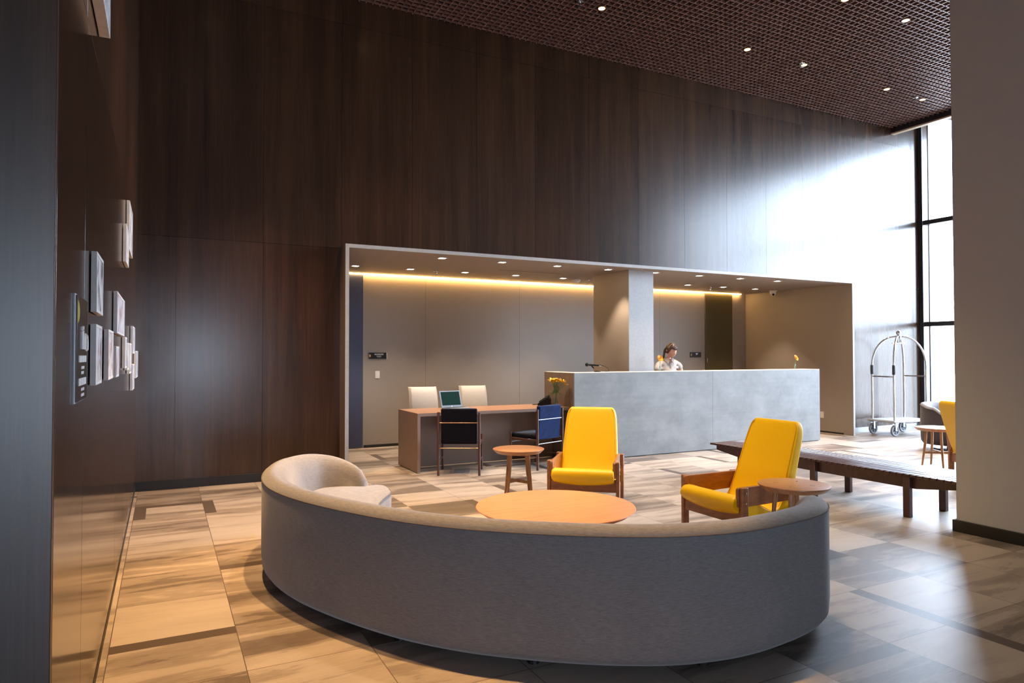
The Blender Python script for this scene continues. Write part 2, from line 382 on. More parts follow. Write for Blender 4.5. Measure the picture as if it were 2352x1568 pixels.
# open cell ceiling
mb = MB(); P = .0895; th = .0065
n = 0; x = -3.0
while x < 12.93: mb.box(x - th, x + th, -6.2, YB, ZC, ZC + .055); x += P
y = YB - .04
while y > -6.2: mb.box(-3.0, 12.93, y - th, y + th, ZC, ZC + .055); y -= P
struct(mb.build('ceiling', M['grille']), 'brown open cell grid ceiling under a dark void', 'ceiling')
struct(MB().box(-3.2, 16.3, -6.35, 8.7, 6.6, 6.75).build('ceiling_void', M['matte_black']))
mb = MB().box(12.93, 12.99, -6.2, YB, 5.925, 6.6); fa = struct(mb.build('trim_1', M['fascia']))
MB().box(12.925, 13.03, -6.2, YB, 5.898, 5.925).build('edge_strip', M['cream'], fa)

# alcove
struct(MB().box(AX0 - .045, AX1 + .045, AYB, AYB + .15, 0, 3.0).build('wall_alcove_back', M['taupe']), 'taupe panelled rear wall of the reception alcove', 'wall')
mb = MB()
for x in (3.93, 5.72, 8.93): mb.box(x, x + .004, AYB - .0015, AYB, .05, AZ)
mb.build('panel_joint', M['frame_side'], bpy.data.objects['wall_alcove_back'])
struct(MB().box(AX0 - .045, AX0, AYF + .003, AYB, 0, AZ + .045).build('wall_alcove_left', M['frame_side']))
struct(MB().box(AX1, AX1 + .045, AYF + .003, AYB, 0, AZ + .045).build('wall_alcove_right', M['taupe']), 'plain taupe side wall of the alcove right of the counter', 'wall')
struct(MB().box(AX0, AX1, AYF + .003, AYB, AZ, AZ + .045).build('ceiling_alcove', M['taupe']), 'low taupe alcove ceiling with two rows of downlights', 'ceiling')
MB().box(4.62, 5.72, 9.40, 9.412, AZ - .001, AZ + .002).build('air_slot', M['black'], bpy.data.objects['ceiling_alcove'])
mb = MB(); t_ = .045
mb.box(AX0 - t_, AX0, AYF - .006, AYF + .003, 0, AZ + t_); mb.box(AX1, AX1 + t_, AYF - .006, AYF + .003, 0, AZ + t_); mb.box(AX0, AX1, AYF - .006, AYF + .003, AZ, AZ + t_)
struct(mb.build('trim_2', M['frame']), 'pale grey edge framing the wide reception alcove opening', 'trim')
mb = MB(); mb.box(2.88, AX1, AYB - .004, AYB + .01, 0, .045); mb.box(AX1 - .004, AX1 + .01, 8.45, AYB, 0, .03)
struct(mb.build('baseboard_alcove', M['black']))
d = struct(MB().box(AX0 + .01, 2.861, AYB - .02, AYB, .015, AZ - .01).build('door_1', M['bluedoor'], bevel=.002), 'narrow navy blue flush door at the left end of the alcove', 'door')
d = struct(MB().box(10.135, 10.90, AYB - .02, AYB, .015, AZ - .01).build('door_2', M['greendoor'], bevel=.002), 'olive green flush door behind the counter', 'door')
mb = MB(); mb.box(10.16, 10.185, AYB - .035, AYB - .02, 1.33, 1.42); mb.build('door_lock', M['chrome'], d, bevel=.003)
c = MB().box(6.40, 6.885, 8.5, 9.46, 0, AZ).build('column', M['taupe'], bevel=.002)
struct(c, 'square taupe column rising behind the concrete counter', 'column')
MB().box(6.403, 6.882, 8.494, 8.5, 0, AZ).build('front_cladding', M['frame'], c)

# window wall
win = struct(thing('window_1', 'tall glazed window wall with dark mullions at the right', 'window', (XW, 0, 0)))
def bar(nm, x0, x1, y0, y1, z0, z1, m): MB().box(x0, x1, y0, y1, z0, z1).build(nm, m, win, bevel=.003)
bar('jamb', -.015, .02, 8.45, 8.53, 0, 6.5, M['alu']); bar('mullion', .03, .06, 8.345, 8.365, 0, 6.5, M['alu'])
for yy in (6.2, 4.2, 2.2): bar('mullion', .0, .12, yy - .03, yy + .03, 0, 6.5, M['alu'])
bar('jamb', .0, .12, WIN_Y0, WIN_Y0 + .06, 0, 6.5, M['alu'])
for zz in (2.11, 4.18): bar('transom', -.02, .12, WIN_Y0, 8.44, zz - .045, zz + .045, M['alu'])
bar('sill', .0, .12, WIN_Y0, 8.36, 0, .06, M['alu']); bar('head', .0, .12, WIN_Y0, 8.5, 6.3, 6.6, M['alu'])
MB().box(.055, .063, WIN_Y0, 8.45, .04, 6.32).build('pane', M['glass'], win)
w2 = struct(thing('window_2', 'rear window behind the viewpoint', 'window', (-1.25, -6.275, 0)))
mb = MB(); mb.box(-.6, -.55, -.04, .04, .6, 2.2); mb.box(.55, .6, -.04, .04, .6, 2.2); mb.box(-.55, .55, -.04, .04, .6, .65); mb.box(-.55, .55, -.04, .04, 2.15, 2.2)
mb.build('frame', M['alu'], w2); MB().box(-.56, .56, -.004, .004, .64, 2.16).build('pane', M['glass'], w2)

w3 = struct(thing('window_3', 'narrow rear window behind the viewpoint', 'window', (1.0, -6.275, 0)))
mb = MB(); mb.box(-.4, -.35, -.04, .04, .6, 2.2); mb.box(.35, .4, -.04, .04, .6, 2.2); mb.box(-.35, .35, -.04, .04, .6, .65); mb.box(-.35, .35, -.04, .04, 2.15, 2.2)
mb.build('frame', M['alu'], w3); MB().box(-.36, .36, -.004, .004, .64, 2.16).build('pane', M['glass'], w3)

# ================================================================== LIGHT FITTINGS
ORD = ['first', 'second', 'third', 'fourth', 'fifth', 'sixth', 'seventh', 'eighth', 'ninth']
def square_light(x, y, label):
    t = thing('downlight', label, 'ceiling light', (x, y, AZ), 0, 'square downlights in the alcove ceiling')
    mb = MB(); s0, s1 = .062, .044
    mb.box(-s0, -s1, -s0, s0, -.004, .002); mb.box(s1, s0, -s0, s0, -.004, .002); mb.box(-s1, s1, -s0, -s1, -.004, .002); mb.box(-s1, s1, s1, s0, -.004, .002)
    mb.build('trim_ring', M['trim'], t)
    MB().box(-s1, s1, -s1, s1, -.0025, .001).build('lens', M['lamp'], t)
    light('downlight_beam', 'SPOT', (0, 0, -.02), (0, 0, 0), t, energy=P_ALC, color=WARM2, spot_size=R(78), spot_blend=.6, shadow_soft_size=.04)
for k, x in enumerate([3.358, 4.266, 5.18, 6.092, 7.0, 7.933, 8.86, 9.764]):
    square_light(x, 8.6, 'square downlight in the front row of the alcove ceiling, %s from the left' % ORD[k])
for k, x in enumerate([2.51, 3.358, 4.267, 5.177, 6.095, 8.79, 9.689, 10.542]):
    square_light(x, 9.93 if x < 8 else 9.84, 'square downlight in the rear row of the alcove ceiling, %s from the left' % ORD[k])
for nm, a, b in (('warm glowing light strip along the alcove ceiling left of the column', AX0, 6.93), ('warm glowing light strip along the alcove ceiling right of the column', 6.93, 11.14)):
    t = thing('light_strip', nm, 'light strip', ((a + b) / 2, 10.80, AZ), 0, 'light strips along the alcove rear wall')
    h = (b - a) / 2 - .002
    MB().box(-h, h, -.017, .017, -.012, -.002).build('diffuser', M['led'], t)
    MB().box(-h, h, -.022, .022, -.002, .0).build('channel', M['trim'], t)

spots = [(5.05, 7.25), (7.655, 7.255), (8.855, 7.247), (10.924, 7.273), (11.935, 7.284), (7.684, 5.657), (8.894, 5.641)]
lab = ['small round warm spot in the grid ceiling, leftmost beside a sprinkler', 'small round warm spot alone in the middle of the grid ceiling', 'small round warm spot just below the middle sprinkler of the grid ceiling',
       'small round warm spot in the grid ceiling nearest the window corner apart from one', 'small round warm spot beside the sprinkler closest to the window', 'small round warm spot at the top edge of the view right of centre', 'small round warm spot in the bright grid near the pier top']
def round_light(x, y, label, power=P_CEIL, col_=WARM, size=66, aim=(0, 0, 0), blend=.7):
    t = thing('spotlight', label, 'ceiling light', (x, y, ZC), 0, 'round spots in the grid ceiling')
    MB().lathe([(.045, -.006), (.055, -.006), (.055, .05), (.045, .05)], 24).build('trim_ring', M['grille'], t, smooth=True)
    MB().lathe([(.001, -.009), (.044, -.008), (.044, .0), (.001, .0)], 24).build('lens', M['lampwarm'], t)
    light('spot_beam', 'SPOT', (0, 0, -.02), aim, t, energy=power, color=col_, spot_size=R(size), spot_blend=blend, shadow_soft_size=.05)
for (x, y), l in zip(spots, lab): round_light(x, y, l)
# the same rows carried on above and behind the view (they light the lounge), with an added wall washer
round_light(1.4, 3.95, 'warm ceiling spot above the left half of the curved sofa', P_WALL, AMBER, 43, (0, 0, 0), .25)
round_light(.55, 7.0, 'warm ceiling spot above the corner of the two dark walls', P_WALL * .8, AMBER, 60, (0, R(-6), 0))
round_light(.42, 5.1, 'added unseen wall washer brightening the middle of the picture wall', P_WALL * .4, AMBER, 56, (0, R(-4), 0))  # extra lamp out of view, added to brighten the picture wall
for k, (x, y) in enumerate([(2.4, 5.66), (5.05, 5.66), (3.6, 3.95), (2.6, 7.25)]):
    round_light(x, y, ['warm ceiling spot above the side table by the middle armchair', 'warm ceiling spot above the bench side of the lounge', 'warm ceiling spot above the sideways armchair', 'warm ceiling spot above the black velvet chair'][k], P_CEIL, WARM, 66)

def sprinkler(x, y, z, label):
    t = thing('sprinkler', label, 'sprinkler', (x, y, z), 0, 'fire sprinklers')
    MB().lathe([(.0, 0), (.042, 0), (.042, -.006), (.02, -.012), (.012, -.012), (.012, -.03), (.0, -.03)], 20).build('escutcheon', M['chrome'], t, smooth=True)
    mb = MB(); mb.tube([(-.014, 0, -.025), (-.02, 0, -.045), (0, 0, -.062)], .003, 6); mb.tube([(.014, 0, -.025), (.02, 0, -.045), (0, 0, -.062)], .003, 6); mb.build('yoke', M['chrome'], t)
    MB().lathe([(.0, -.062), (.024, -.064), (.024, -.067), (.0, -.067)], 16).build('deflector', M['chrome'], t)
sprinkler(4.70, 7.236, ZC, 'chrome fire sprinkler at the top edge of the view in the grid ceiling')
sprinkler(8.772, 7.218, ZC, 'chrome fire sprinkler next to a warm spot in the middle of the grid ceiling')
sprinkler(11.745, 7.291, ZC, 'chrome fire sprinkler in the bright grid ceiling close to the window')
sprinkler(3.794, 9.978, AZ, 'small sprinkler in the alcove ceiling above the desk')
sprinkler(6.621, 9.966, AZ, 'small sprinkler in the alcove ceiling between smoke detector and column')
sprinkler(9.408, 9.887, AZ, 'small sprinkler in the alcove ceiling above the green door')
t = thing('smoke_detector', 'white round smoke detector on the alcove ceiling left of the column', 'smoke detector', (6.445, 10.059, AZ))
MB().lathe([(0, 0), (.075, 0), (.075, -.022), (.062, -.026), (0, -.026)], 28).build('base', M['whiteplastic'], t, smooth=True)
MB().lathe([(0, -.026), (.056, -.026), (.048, -.052), (0, -.056)], 28).build('sensor_head', M['whiteplastic'], t, smooth=True)
t = thing('security_camera', 'white dome security camera under the alcove ceiling at right', 'camera', (11.17, 9.95, AZ))
MB().lathe([(0, 0), (.075, 0), (.075, -.014), (.062, -.02), (0, -.02)], 28).build('base', M['whiteplastic'], t, smooth=True)
MB().lathe([(0, -.02), (.058, -.02), (.056, -.06), (.04, -.095), (.018, -.112), (0, -.115)], 28).build('dome', M['whiteplastic'], t, smooth=True)
MB().ball((-.03, -.035, -.082), .024, 14).build('lens', M['dark'], t, smooth=True)

# ================================================================== COUNTER, DESK
CX0, CX1, CY0, CY1, CH = 5.128, 10.167, 8.06, 8.90, 1.243
t = thing('reception_counter', 'long pale concrete reception counter in the middle of the alcove', 'counter', ((CX0 + CX1) / 2, (CY0 + CY1) / 2, 0))
hx, hy = (CX1 - CX0) / 2, (CY1 - CY0) / 2
mb = MB()
js = [-hx, -hx + 2.57, hx - .0]
for a, b in zip(js[:-1], js[1:]): mb.box(a + (.0015 if a > -hx else .0), b - (.0015 if b < hx else 0), -hy, -hy + .03, .012, CH - .006)
yb_ = 8.44 - (CY0 + CY1) / 2; wg = -hx + .22
mb.build('front_panel', M['concrete'], t)
MB().box(-hx, hx, -hy + .03, yb_, .012, CH - .006).box(-hx, wg, yb_, hy, .012, CH - .006).build('carcass', plain('brown_grey_counter_side', lin(122, 104, 90), .55, var=.14, nscale=9), t)
MB().prism([(-hx, -hy), (hx, -hy), (hx, yb_), (wg, yb_), (wg, hy), (-hx, hy)], 'z', CH - .006, CH).build('top', plain('counter_top', lin(206, 196, 184), .4), t, bevel=.002)
MB().box(-hx + .02, hx - .02, -hy + .02, yb_ - .02, 0, .012).box(-hx + .02, wg - .02, yb_ - .02, hy - .02, 0, .012).build('plinth', M['black'], t)

DX0, DX1, DY0, DY1, DH = 2.858, 5.122, 8.162, 8.945, .757
t = thing('reception_desk', 'long low taupe desk with a tan top left of the counter', 'desk', ((DX0 + DX1) / 2, (DY0 + DY1) / 2, 0))
hx, hy = (DX1 - DX0) / 2, (DY1 - DY0) / 2
MB().box(-hx, hx, -hy, hy, DH - .04, DH - .003).build('top_board', M['desk'], t)
MB().box(-hx + .001, hx - .001, -hy + .001, hy - .001, DH - .003, DH).build('top_surface', M['desktop'], t)
MB().box(-hx, -hx + .038, -hy, hy, .012, DH - .04).build('side_panel', M['desk'], t)
MB().box(hx - .038, hx, -hy, hy, .012, DH - .04).build('side_panel', M['desk'], t)
MB().box(-hx + .038, hx - .038, .04, .06, .012, DH - .04).build('modesty_panel', M['desk'], t)
for sx in (-1, 1):
    for sy in (-1, 1): MB().lathe([(0, 0), (.012, 0), (.012, .013), (0, .013)], 10, (sx * (hx - .019), sy * (hy - .03))).build('foot', M['chrome'], t)

# ---- velvet chairs at the desk
def velvet_chair(name, label, loc, rz, mat, bar, seat=None):
    t = thing(name, label, 'chair', loc, rz)
    W, D = .255, .235
    for sx in (-1, 1):
        MB().tube([(sx * W, -D, 0), (sx * W, -D, .785)], .0165, 14).build('leg', M['walnutleg'], t, smooth=True)
        MB().tube([(sx * W, D, 0), (sx * W, D, .465)], .0155, 14).build('leg', M['walnutleg'], t, smooth=True)
        MB().box(sx * W - .011, sx * W + .011, -D + .01, D - .01, .368, .395).build('seat_rail', M['walnutleg'], t, bevel=.004)
        MB().tube([(sx * W, -D, .165), (sx * W, D, .165)], .009, 10).build('stretcher', M['walnutleg'], t, smooth=True)
    for z in (.338, .652): MB().tube([(-W, -D, z), (W, -D, z)], .006, 10).build('cross_bar', bar, t, smooth=True)
    MB().tube([(-W, D - .01, .338), (W, D - .01, .338)], .0075, 10).build('cross_bar', bar, t, smooth=True)
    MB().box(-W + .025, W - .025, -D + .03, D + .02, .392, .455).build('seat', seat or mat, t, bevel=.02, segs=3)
    m = Matrix.Translation((0, -D + .028, .385)) @ Matrix.Rotation(R(4), 4, 'X')
    MB().box(-W + .03, W - .028, -.012, .05, 0, .445, m).build('backrest', mat, t, bevel=.018, segs=3)
# local +Y is the facing direction; (D at front)
velvet_chair('desk_chair', 'black velvet chair with thin wooden legs in front of the laptop', (3.385, 8.02, 0), R(-28), M['velvet_black'], M['brass'])
velvet_chair('desk_chair', 'navy blue velvet chair with silver rods half behind the yellow armchair', (4.478, 7.985, 0), R(20), M['velvet_blue'], M['rod'], M['velvet_black'])  # seat is the same navy velvet, its shade put in as black

# ---- cream office chairs behind the desk
def office_chair(label, loc, rz):
    t = thing('office_chair', label, 'chair', loc, rz, 'cream chairs behind the desk')
    mb = MB(); rings = []
    for k in range(13):
        s = k / 12; z = .50 + .52 * s; yb = .20 + .07 * s - .05 * math.sin(s * 3.1); curl = max(0, s - .9) / .1
        ring = []
        for j in range(15):
            u = -1 + 2 * j / 14; x = u * .225 * (1 - .04 * s); y = yb - .03 * (1 - u * u) + .055 * abs(u) ** 6 * -0 + .02 * curl + (.05 * max(0, abs(u) - .86) / .14)
            ring.append((x, y, z))
        back = [(p[0] * .97, p[1] + .03, p[2]) for p in ring[::-1]]
        rings.append(ring + back)
    mb.rings(rings).build('backrest', M['creamleather'], t, smooth=True, bevel=.006)
    MB().box(-.23, .23, -.26, .20, .43, .50).build('seat', M['creamleather'], t, bevel=.03, segs=3)
    for sx in (-1, 1):
        MB().tube(spline([(sx * .2, .05, .43), (sx * .275, .04, .46), (sx * .285, .03, .62), (sx * .28, .0, .675)], 5), .012, 8).build('arm_support', M['dark'], t, smooth=True)
        MB().box(sx * .28 - .025, sx * .28 + .025, -.15, .14, .67, .695).build('armrest', M['dark'], t, bevel=.01)
    MB().tube([(0, 0, .08), (0, 0, .43)], .025, 14).build('column', M['steel'], t, smooth=True)
    for k in range(5):
        a = 2 * math.pi * k / 5; c_, s_ = math.cos(a), math.sin(a)
        b = MB().tube([(0, 0, .10), (.28 * c_, .28 * s_, .07)], [.025, .014], 8).build('base_arm', M['steel'], t, smooth=True)
        m = Matrix.Translation((.28 * c_, .28 * s_, .03)) @ Matrix.Rotation(a + 1, 4, 'Z') @ Matrix.Rotation(R(90), 4, 'X')
        MB().lathe([(0, -.012), (.03, -.012), (.03, .012), (0, .012)], 14, (0, 0), m).build('caster', M['dark'], b, smooth=True)
office_chair('cream office chair behind the desk, left one half hidden by the laptop', (3.42, 9.33, 0), R(-6))
office_chair('cream office chair behind the middle of the desk, right of the laptop', (4.22, 9.35, 0), R(-10))

# ---- laptop
t = thing('laptop', 'open grey laptop with a dark green screen on the desk', 'laptop', (3.57, 8.60, DH), R(9))
MB().box(-.165, .165, -.115, .115, .004, .02).build('keyboard_deck', M['laptop'], t, bevel=.004)
mb = MB()
for r_ in range(5):
    for c_ in range(13): mb.box(-.145 + c_ * .0225, -.127 + c_ * .0225, -.01 + r_ * .021, .007 + r_ * .021, .02, .022)
mb.build('keys', M['keys'], bpy.data.objects['keyboard_deck'])
m = Matrix.Translation((0, .118, .018)) @ Matrix.Rotation(R(-17), 4, 'X')
lid = MB().box(-.168, .168, 0, .009, 0, .235, m).build('lid', M['laptop'], t, bevel=.004)
MB().box(-.148, .148, -.0015, .001, .03, .22, m).build('screen', M['screen'], lid)
MB().lathe([(0, 0), (.008, 0), (.008, .001), (0, .001)], 14, (0, 0), m @ Matrix.Translation((0, 0, .014)) @ Matrix.Rotation(R(90), 4, 'X')).build('badge', M['letter'], lid)

# ---- telephone
t = thing('telephone', 'black desk telephone beside the flower vase', 'telephone', (4.985, 8.64, DH), R(235))
MB().prism([(-.10, 0), (.085, 0), (.085, .085), (.06, .125), (.035, .125), (-.10, .028)], 'x', -.095, .095).build('body', M['dark'], t, bevel=.006)
MB().box(-.09, -.042, -.10, .085, .0, .03, Matrix.Translation((0, 0, .082)) @ Matrix.Rotation(R(35), 4, 'X')).build('handset', M['dark'], t, bevel=.012)
MB().box(-.015, .075, -.001, .003, .0, .05, Matrix.Translation((0, .02, .112)) @ Matrix.Rotation(R(-48), 4, 'X')).build('display', M['keys'], t)
MB().tube(spline([(-.09, -.06, .012), (-.13, -.11, .006), (-.07, -.19, .006), (-.02, -.16, .006), (-.03, -.10, .012)], 6), .004, 6).build('cord', M['dark'], t, smooth=True)

# ---- vase with yellow flowers
t = thing('flower_vase', 'clear glass vase of yellow lilies on the end of the desk', 'vase', (4.955, 8.28, DH))
MB().lathe([(.0, 0), (.026, 0), (.028, .004), (.014, .012), (.03, .03), (.036, .055), (.028, .08), (.018, .105), (.016, .15), (.021, .2), (.03, .235), (.028, .235), (.019, .2), (.014, .15), (.016, .105), (.026, .08), (.033, .055), (.0, .02)], 24).build('vase_glass', M['glassgreen'], t, smooth=True)
rnd = random.Random(3)
def petal(mb, base, d, L, Wd, up=.3):
    d = Vector(d).normalized(); side = d.cross(Vector((0, 0, 1)))
    side = side.normalized() if side.length > 1e-3 else Vector((1, 0, 0)); nrm = side.cross(d)
    rows = []
    for k in range(5):
        s = k / 4; wdt = Wd * math.sin(math.pi * (.12 + .83 * s)); p = Vector(base) + d * L * s + nrm * (up * L * s * s)
        rows.append([p - side * wdt, p + nrm * -.15 * wdt, p + side * wdt])
    mb.rings(rows, False, False)
heads = []
for i in range(17):
    a = rnd.uniform(0, 6.28); r_ = rnd.uniform(.02, .08)
    top = (r_ * math.cos(a) * (1.0) - .01, r_ * math.sin(a) * .8, .36 + rnd.uniform(-.02, .03)); heads.append(top)
heads += [(.085, -.06, .345), (.10, -.09, .315), (.075, -.06, .365)]
mb = MB()
for h in heads: mb.tube(spline([(rnd.uniform(-.006, .006), rnd.uniform(-.006, .006), .02), (h[0] * .12, h[1] * .12, .2), h], 4), .0028, 6)
mb.build('stems', M['stem'], t, smooth=True)
mb = MB(); 
for i in range(34):
    a = rnd.uniform(0, 6.28); r0 = rnd.uniform(.0, .045); b = (r0 * math.cos(a), r0 * math.sin(a), rnd.uniform(.20, .33))
    petal(mb, b, (math.cos(a), math.sin(a), rnd.uniform(-.9, .5)), rnd.uniform(.045, .085), .008, -.3)
for p0, p1 in (((.03, 0, .24), (.1, -.05, .17)), ((.02, 0, .25), (-.1, -.04, .18)), ((.03, 0, .26), (.13, -.04, .24))): petal(mb, p0, Vector(p1) - Vector(p0), .12, .007, -.2)
mb.build('leaves', M['leaf'], t, smooth=True)
for h in heads:
    mb = MB(); tl = (h[0] * 5, h[1] * 5 - .25)
    for k in range(7):
        a = k * math.pi / 3 + rnd.uniform(-.2, .2); petal(mb, h, (math.cos(a) + tl[0], math.sin(a) + tl[1], .55 + rnd.uniform(-.3, .7)), rnd.uniform(.042, .056), .015, -.35)
    mb.build('flower', M['petal'], t, smooth=True)

# ---- single gerberas and microphone on the counter
def gerbera(label, loc, lean, rz):
    t = thing('gerbera_vase', label, 'flower', loc, rz, 'single orange gerberas on the counter')
    top = Vector((lean, -.012, .195))
    MB().lathe([(0, 0), (.013, 0), (.013, .05), (.009, .08), (.0075, .08), (.011, .05), (.0, .004)], 18).build('bud_vase', M['glassgreen'], t, smooth=True)
    MB().tube(spline([(0, 0, .01), (lean * .1, 0, .09), top], 6), .004, 8).build('stem', M['stem'], t, smooth=True)
    mb = MB(); q = Vector((lean * 1.5 - .0, -.9, .45)).normalized().to_track_quat('Z', 'Y').to_matrix().to_4x4(); m = Matrix.Translation(top) @ q
    for rr, nn, L, up in ((0, 20, .058, .12), (.17, 18, .046, .4)):
        for k in range(nn):
            a = 2 * math.pi * k / nn + rr; sub = MB(); petal(sub, (0, 0, 0), (math.cos(a), math.sin(a), .05 + rr * .6), L, .0095, up)
            mb.add([m @ v for v in sub.v], sub.f)
    mb.build('petals', M['petal_orange'], t, smooth=True)
    MB().ball((0, 0, .008), .012, 12, (1, 1, .6), m).build('flower_heart', M['flower_heart'], t, smooth=True)
gerbera('orange gerbera on the counter in front of the receptionist', (6.88, 8.34, CH), -.01, 0)
gerbera('orange gerbera alone near the right end of the counter', (9.89, 8.34, CH), .01, .2)
t = thing('microphone', 'black microphone on a short stand at the left of the counter', 'microphone', (5.72, 8.36, CH))
MB().lathe([(0, 0), (.05, 0), (.05, .01), (.012, .016), (0, .016)], 20).build('base', M['dark'], t, smooth=True)
MB().tube([(0, 0, .012), (-.05, .02, .055)], .005, 8).build('stand_rod', M['brass'], t, smooth=True)
MB().tube([(-.05, .02, .055), (-.085, .03, .095)], .011, 10).build('clip', M['dark'], t, smooth=True)
dm = Vector((.17, -.06, -.012)); p0 = Vector((-.15, .05, .108))
MB().tube([p0 + dm * .15, p0 + dm], [.017, .011], 14).build('handle', M['dark'], t, smooth=True)
MB().ball(p0, .027, 14).build('grille_head', M['dark'], t, smooth=True)
MB().tube([p0 + dm * 1.0, p0 + dm * 1.2], .012, 12).build('connector', M['chrome'], t, smooth=True)
e = p0 + dm * 1.2
MB().tube(spline([e, e + Vector((.05, -.015, -.01)), e + Vector((.11, -.03, -.05)), e + Vector((.115, -.02, -.084)), e + Vector((.1, .05, -.086))], 6), .0035, 8).build('cable', M['dark'], t, smooth=True)

# ================================================================== SIGNS, SWITCHES
def textmesh(body, size, loc, rot, mat, parent, name='lettering'):
    cu = bpy.data.curves.new(name, 'FONT'); cu.body = body; cu.size = size; cu.align_x = 'CENTER'; cu.align_y = 'CENTER'; cu.extrude = .0008; cu.offset = size * .012
    o = bpy.data.objects.new(name, cu); col.objects.link(o)
    dg = bpy.context.evaluated_depsgraph_get(); me = bpy.data.meshes.new_from_object(o.evaluated_get(dg)); bpy.data.objects.remove(o)
    me.materials.append(mat); o = bpy.data.objects.new(name, me); col.objects.link(o); o.parent = parent; o.location = loc; o.rotation_euler = rot
    return o
def halfdisc(r, n=16): return [(0, -r)] + [(r * math.cos(a), r * math.sin(a)) for a in [math.pi * (i / n - .5) for i in range(1, n)]] + [(0, r)]
t = thing('wall_sign', 'small black sign lettered RECEPÇÃO on the alcove rear wall at left', 'sign', (3.106, AYB, 1.484))
MB().box(-.145, .145, -.018, -.0, -.05, .05).build('plate', M['signblack'], t, bevel=.001)
MB().prism([(-.145 + a * 1.3, b) for a, b in halfdisc(.024)], 'y', -.020, -.018).build('gold_emblem', M['sandgold'], t)
textmesh('RECEPÇÃO', .030, (.02, -.0188, .021), (R(90), 0, 0), M['letter'], t)
textmesh('Reception', .019, (.02, -.0188, -.007), (R(90), 0, 0), M['letter'], t)
mb = MB()
for k in range(9): mb.box(-.012 + k * .0075, -.007 + k * .0075, -.0192, -.018, -.034, -.025)
mb.build('small_marks', M['tyre'], t)
MB().box(.145, .152, -.02, 0, -.05, .05).build('edge_strip', M['letter'], t)
t = thing('wall_sign', 'small black sign on the wall right of the receptionist', 'sign', (9.869, AYB, 1.492))
MB().box(-.142, .142, -.018, -.0, -.052, .052).build('plate', M['signblack'], t, bevel=.001)
MB().prism([(-.142 + a * 1.2, b) for a, b in halfdisc(.026)], 'y', -.020, -.018).build('gold_emblem', M['sandgold'], t)
mb = MB()
for k in range(4): mb.box(-.005 + k * .015, .006 + k * .015, -.0195, -.018, .014, .032)
for k in range(3): mb.box(.006 + k * .01, .012 + k * .01, -.0195, -.018, -.004, .006)
mb.build('lettering', M['letter'], t)
def plate(label, cat, name, loc, rz):
    t = thing(name, label, cat, loc, rz)
    MB().box(-.037, .037, -.011, 0, -.06, .06).build('plate', M['whiteplastic'], t, bevel=.004)
    MB().box(-.02, .02, -.015, -.009, -.033, .033).build('rocker', M['whiteplastic'], t, bevel=.002)
plate('white light switch on the alcove wall below the reception sign', 'switch', 'light_switch', (3.103, AYB, 1.176), 0)
plate('white socket low on the alcove side wall right of the counter', 'socket', 'wall_socket', (AX1, 8.915, .335), R(-90))

# big black sign and pictures on the left wall
t = thing('wall_sign', 'tall black sign with a gold half disc and white lettering on the left wall', 'sign', (XL, 2.82, 1.52))
MB().box(.0, .006, -.18, .175, -.182, .184).build('glass_backing', M['paleframe'], t, bevel=.001)
MB().box(.006, .011, -.165, .17, -.178, .18).build('face', M['signblack'], t, bevel=.001)
MB().prism([(-.165 + a * 1.6, .125 + b) for a, b in halfdisc(.038)], 'x', .011, .0125).build('gold_emblem', M['gold'], t)
mb = MB()
for k, (h0, h1) in enumerate([(.0, .062), (.0, .066), (.0, .05), (.0, .058)]):
    y = -.06 + k * .035; mb.box(.011, .017, y, y + .019, h0, h1)
    if k < 2: mb.box(.011, .017, y, y + .019, h1 + .003, h1 + .015)
mb.tube(spline([(.014, .075, .005), (.014, .10, .0), (.014, .11, .02), (.014, .10, .045), (.014, .075, .05)], 4), .007, 6)
mb.build('large_lettering', M['letter'], t)
mb = MB()
for k in range(7): mb.box(.011, .014, -.115 + k * .034, -.092 + k * .034, -.045, -.022); mb.box(.011, .014, -.12 + k * .034, -.096 + k * .034, -.125, -.1)
mb.build('medium_lettering', M['letter'], t)
mb = MB()
for r_, (n0, z) in enumerate([(5, -.064), (4, -.082), (5, -.140), (5, -.16)]):
    for k in range(n0): mb.box(.011, .0125, -.03 + k * .02, -.017 + k * .02, z - .005, z + .005)
mb.build('small_lettering', M['letter'], t)

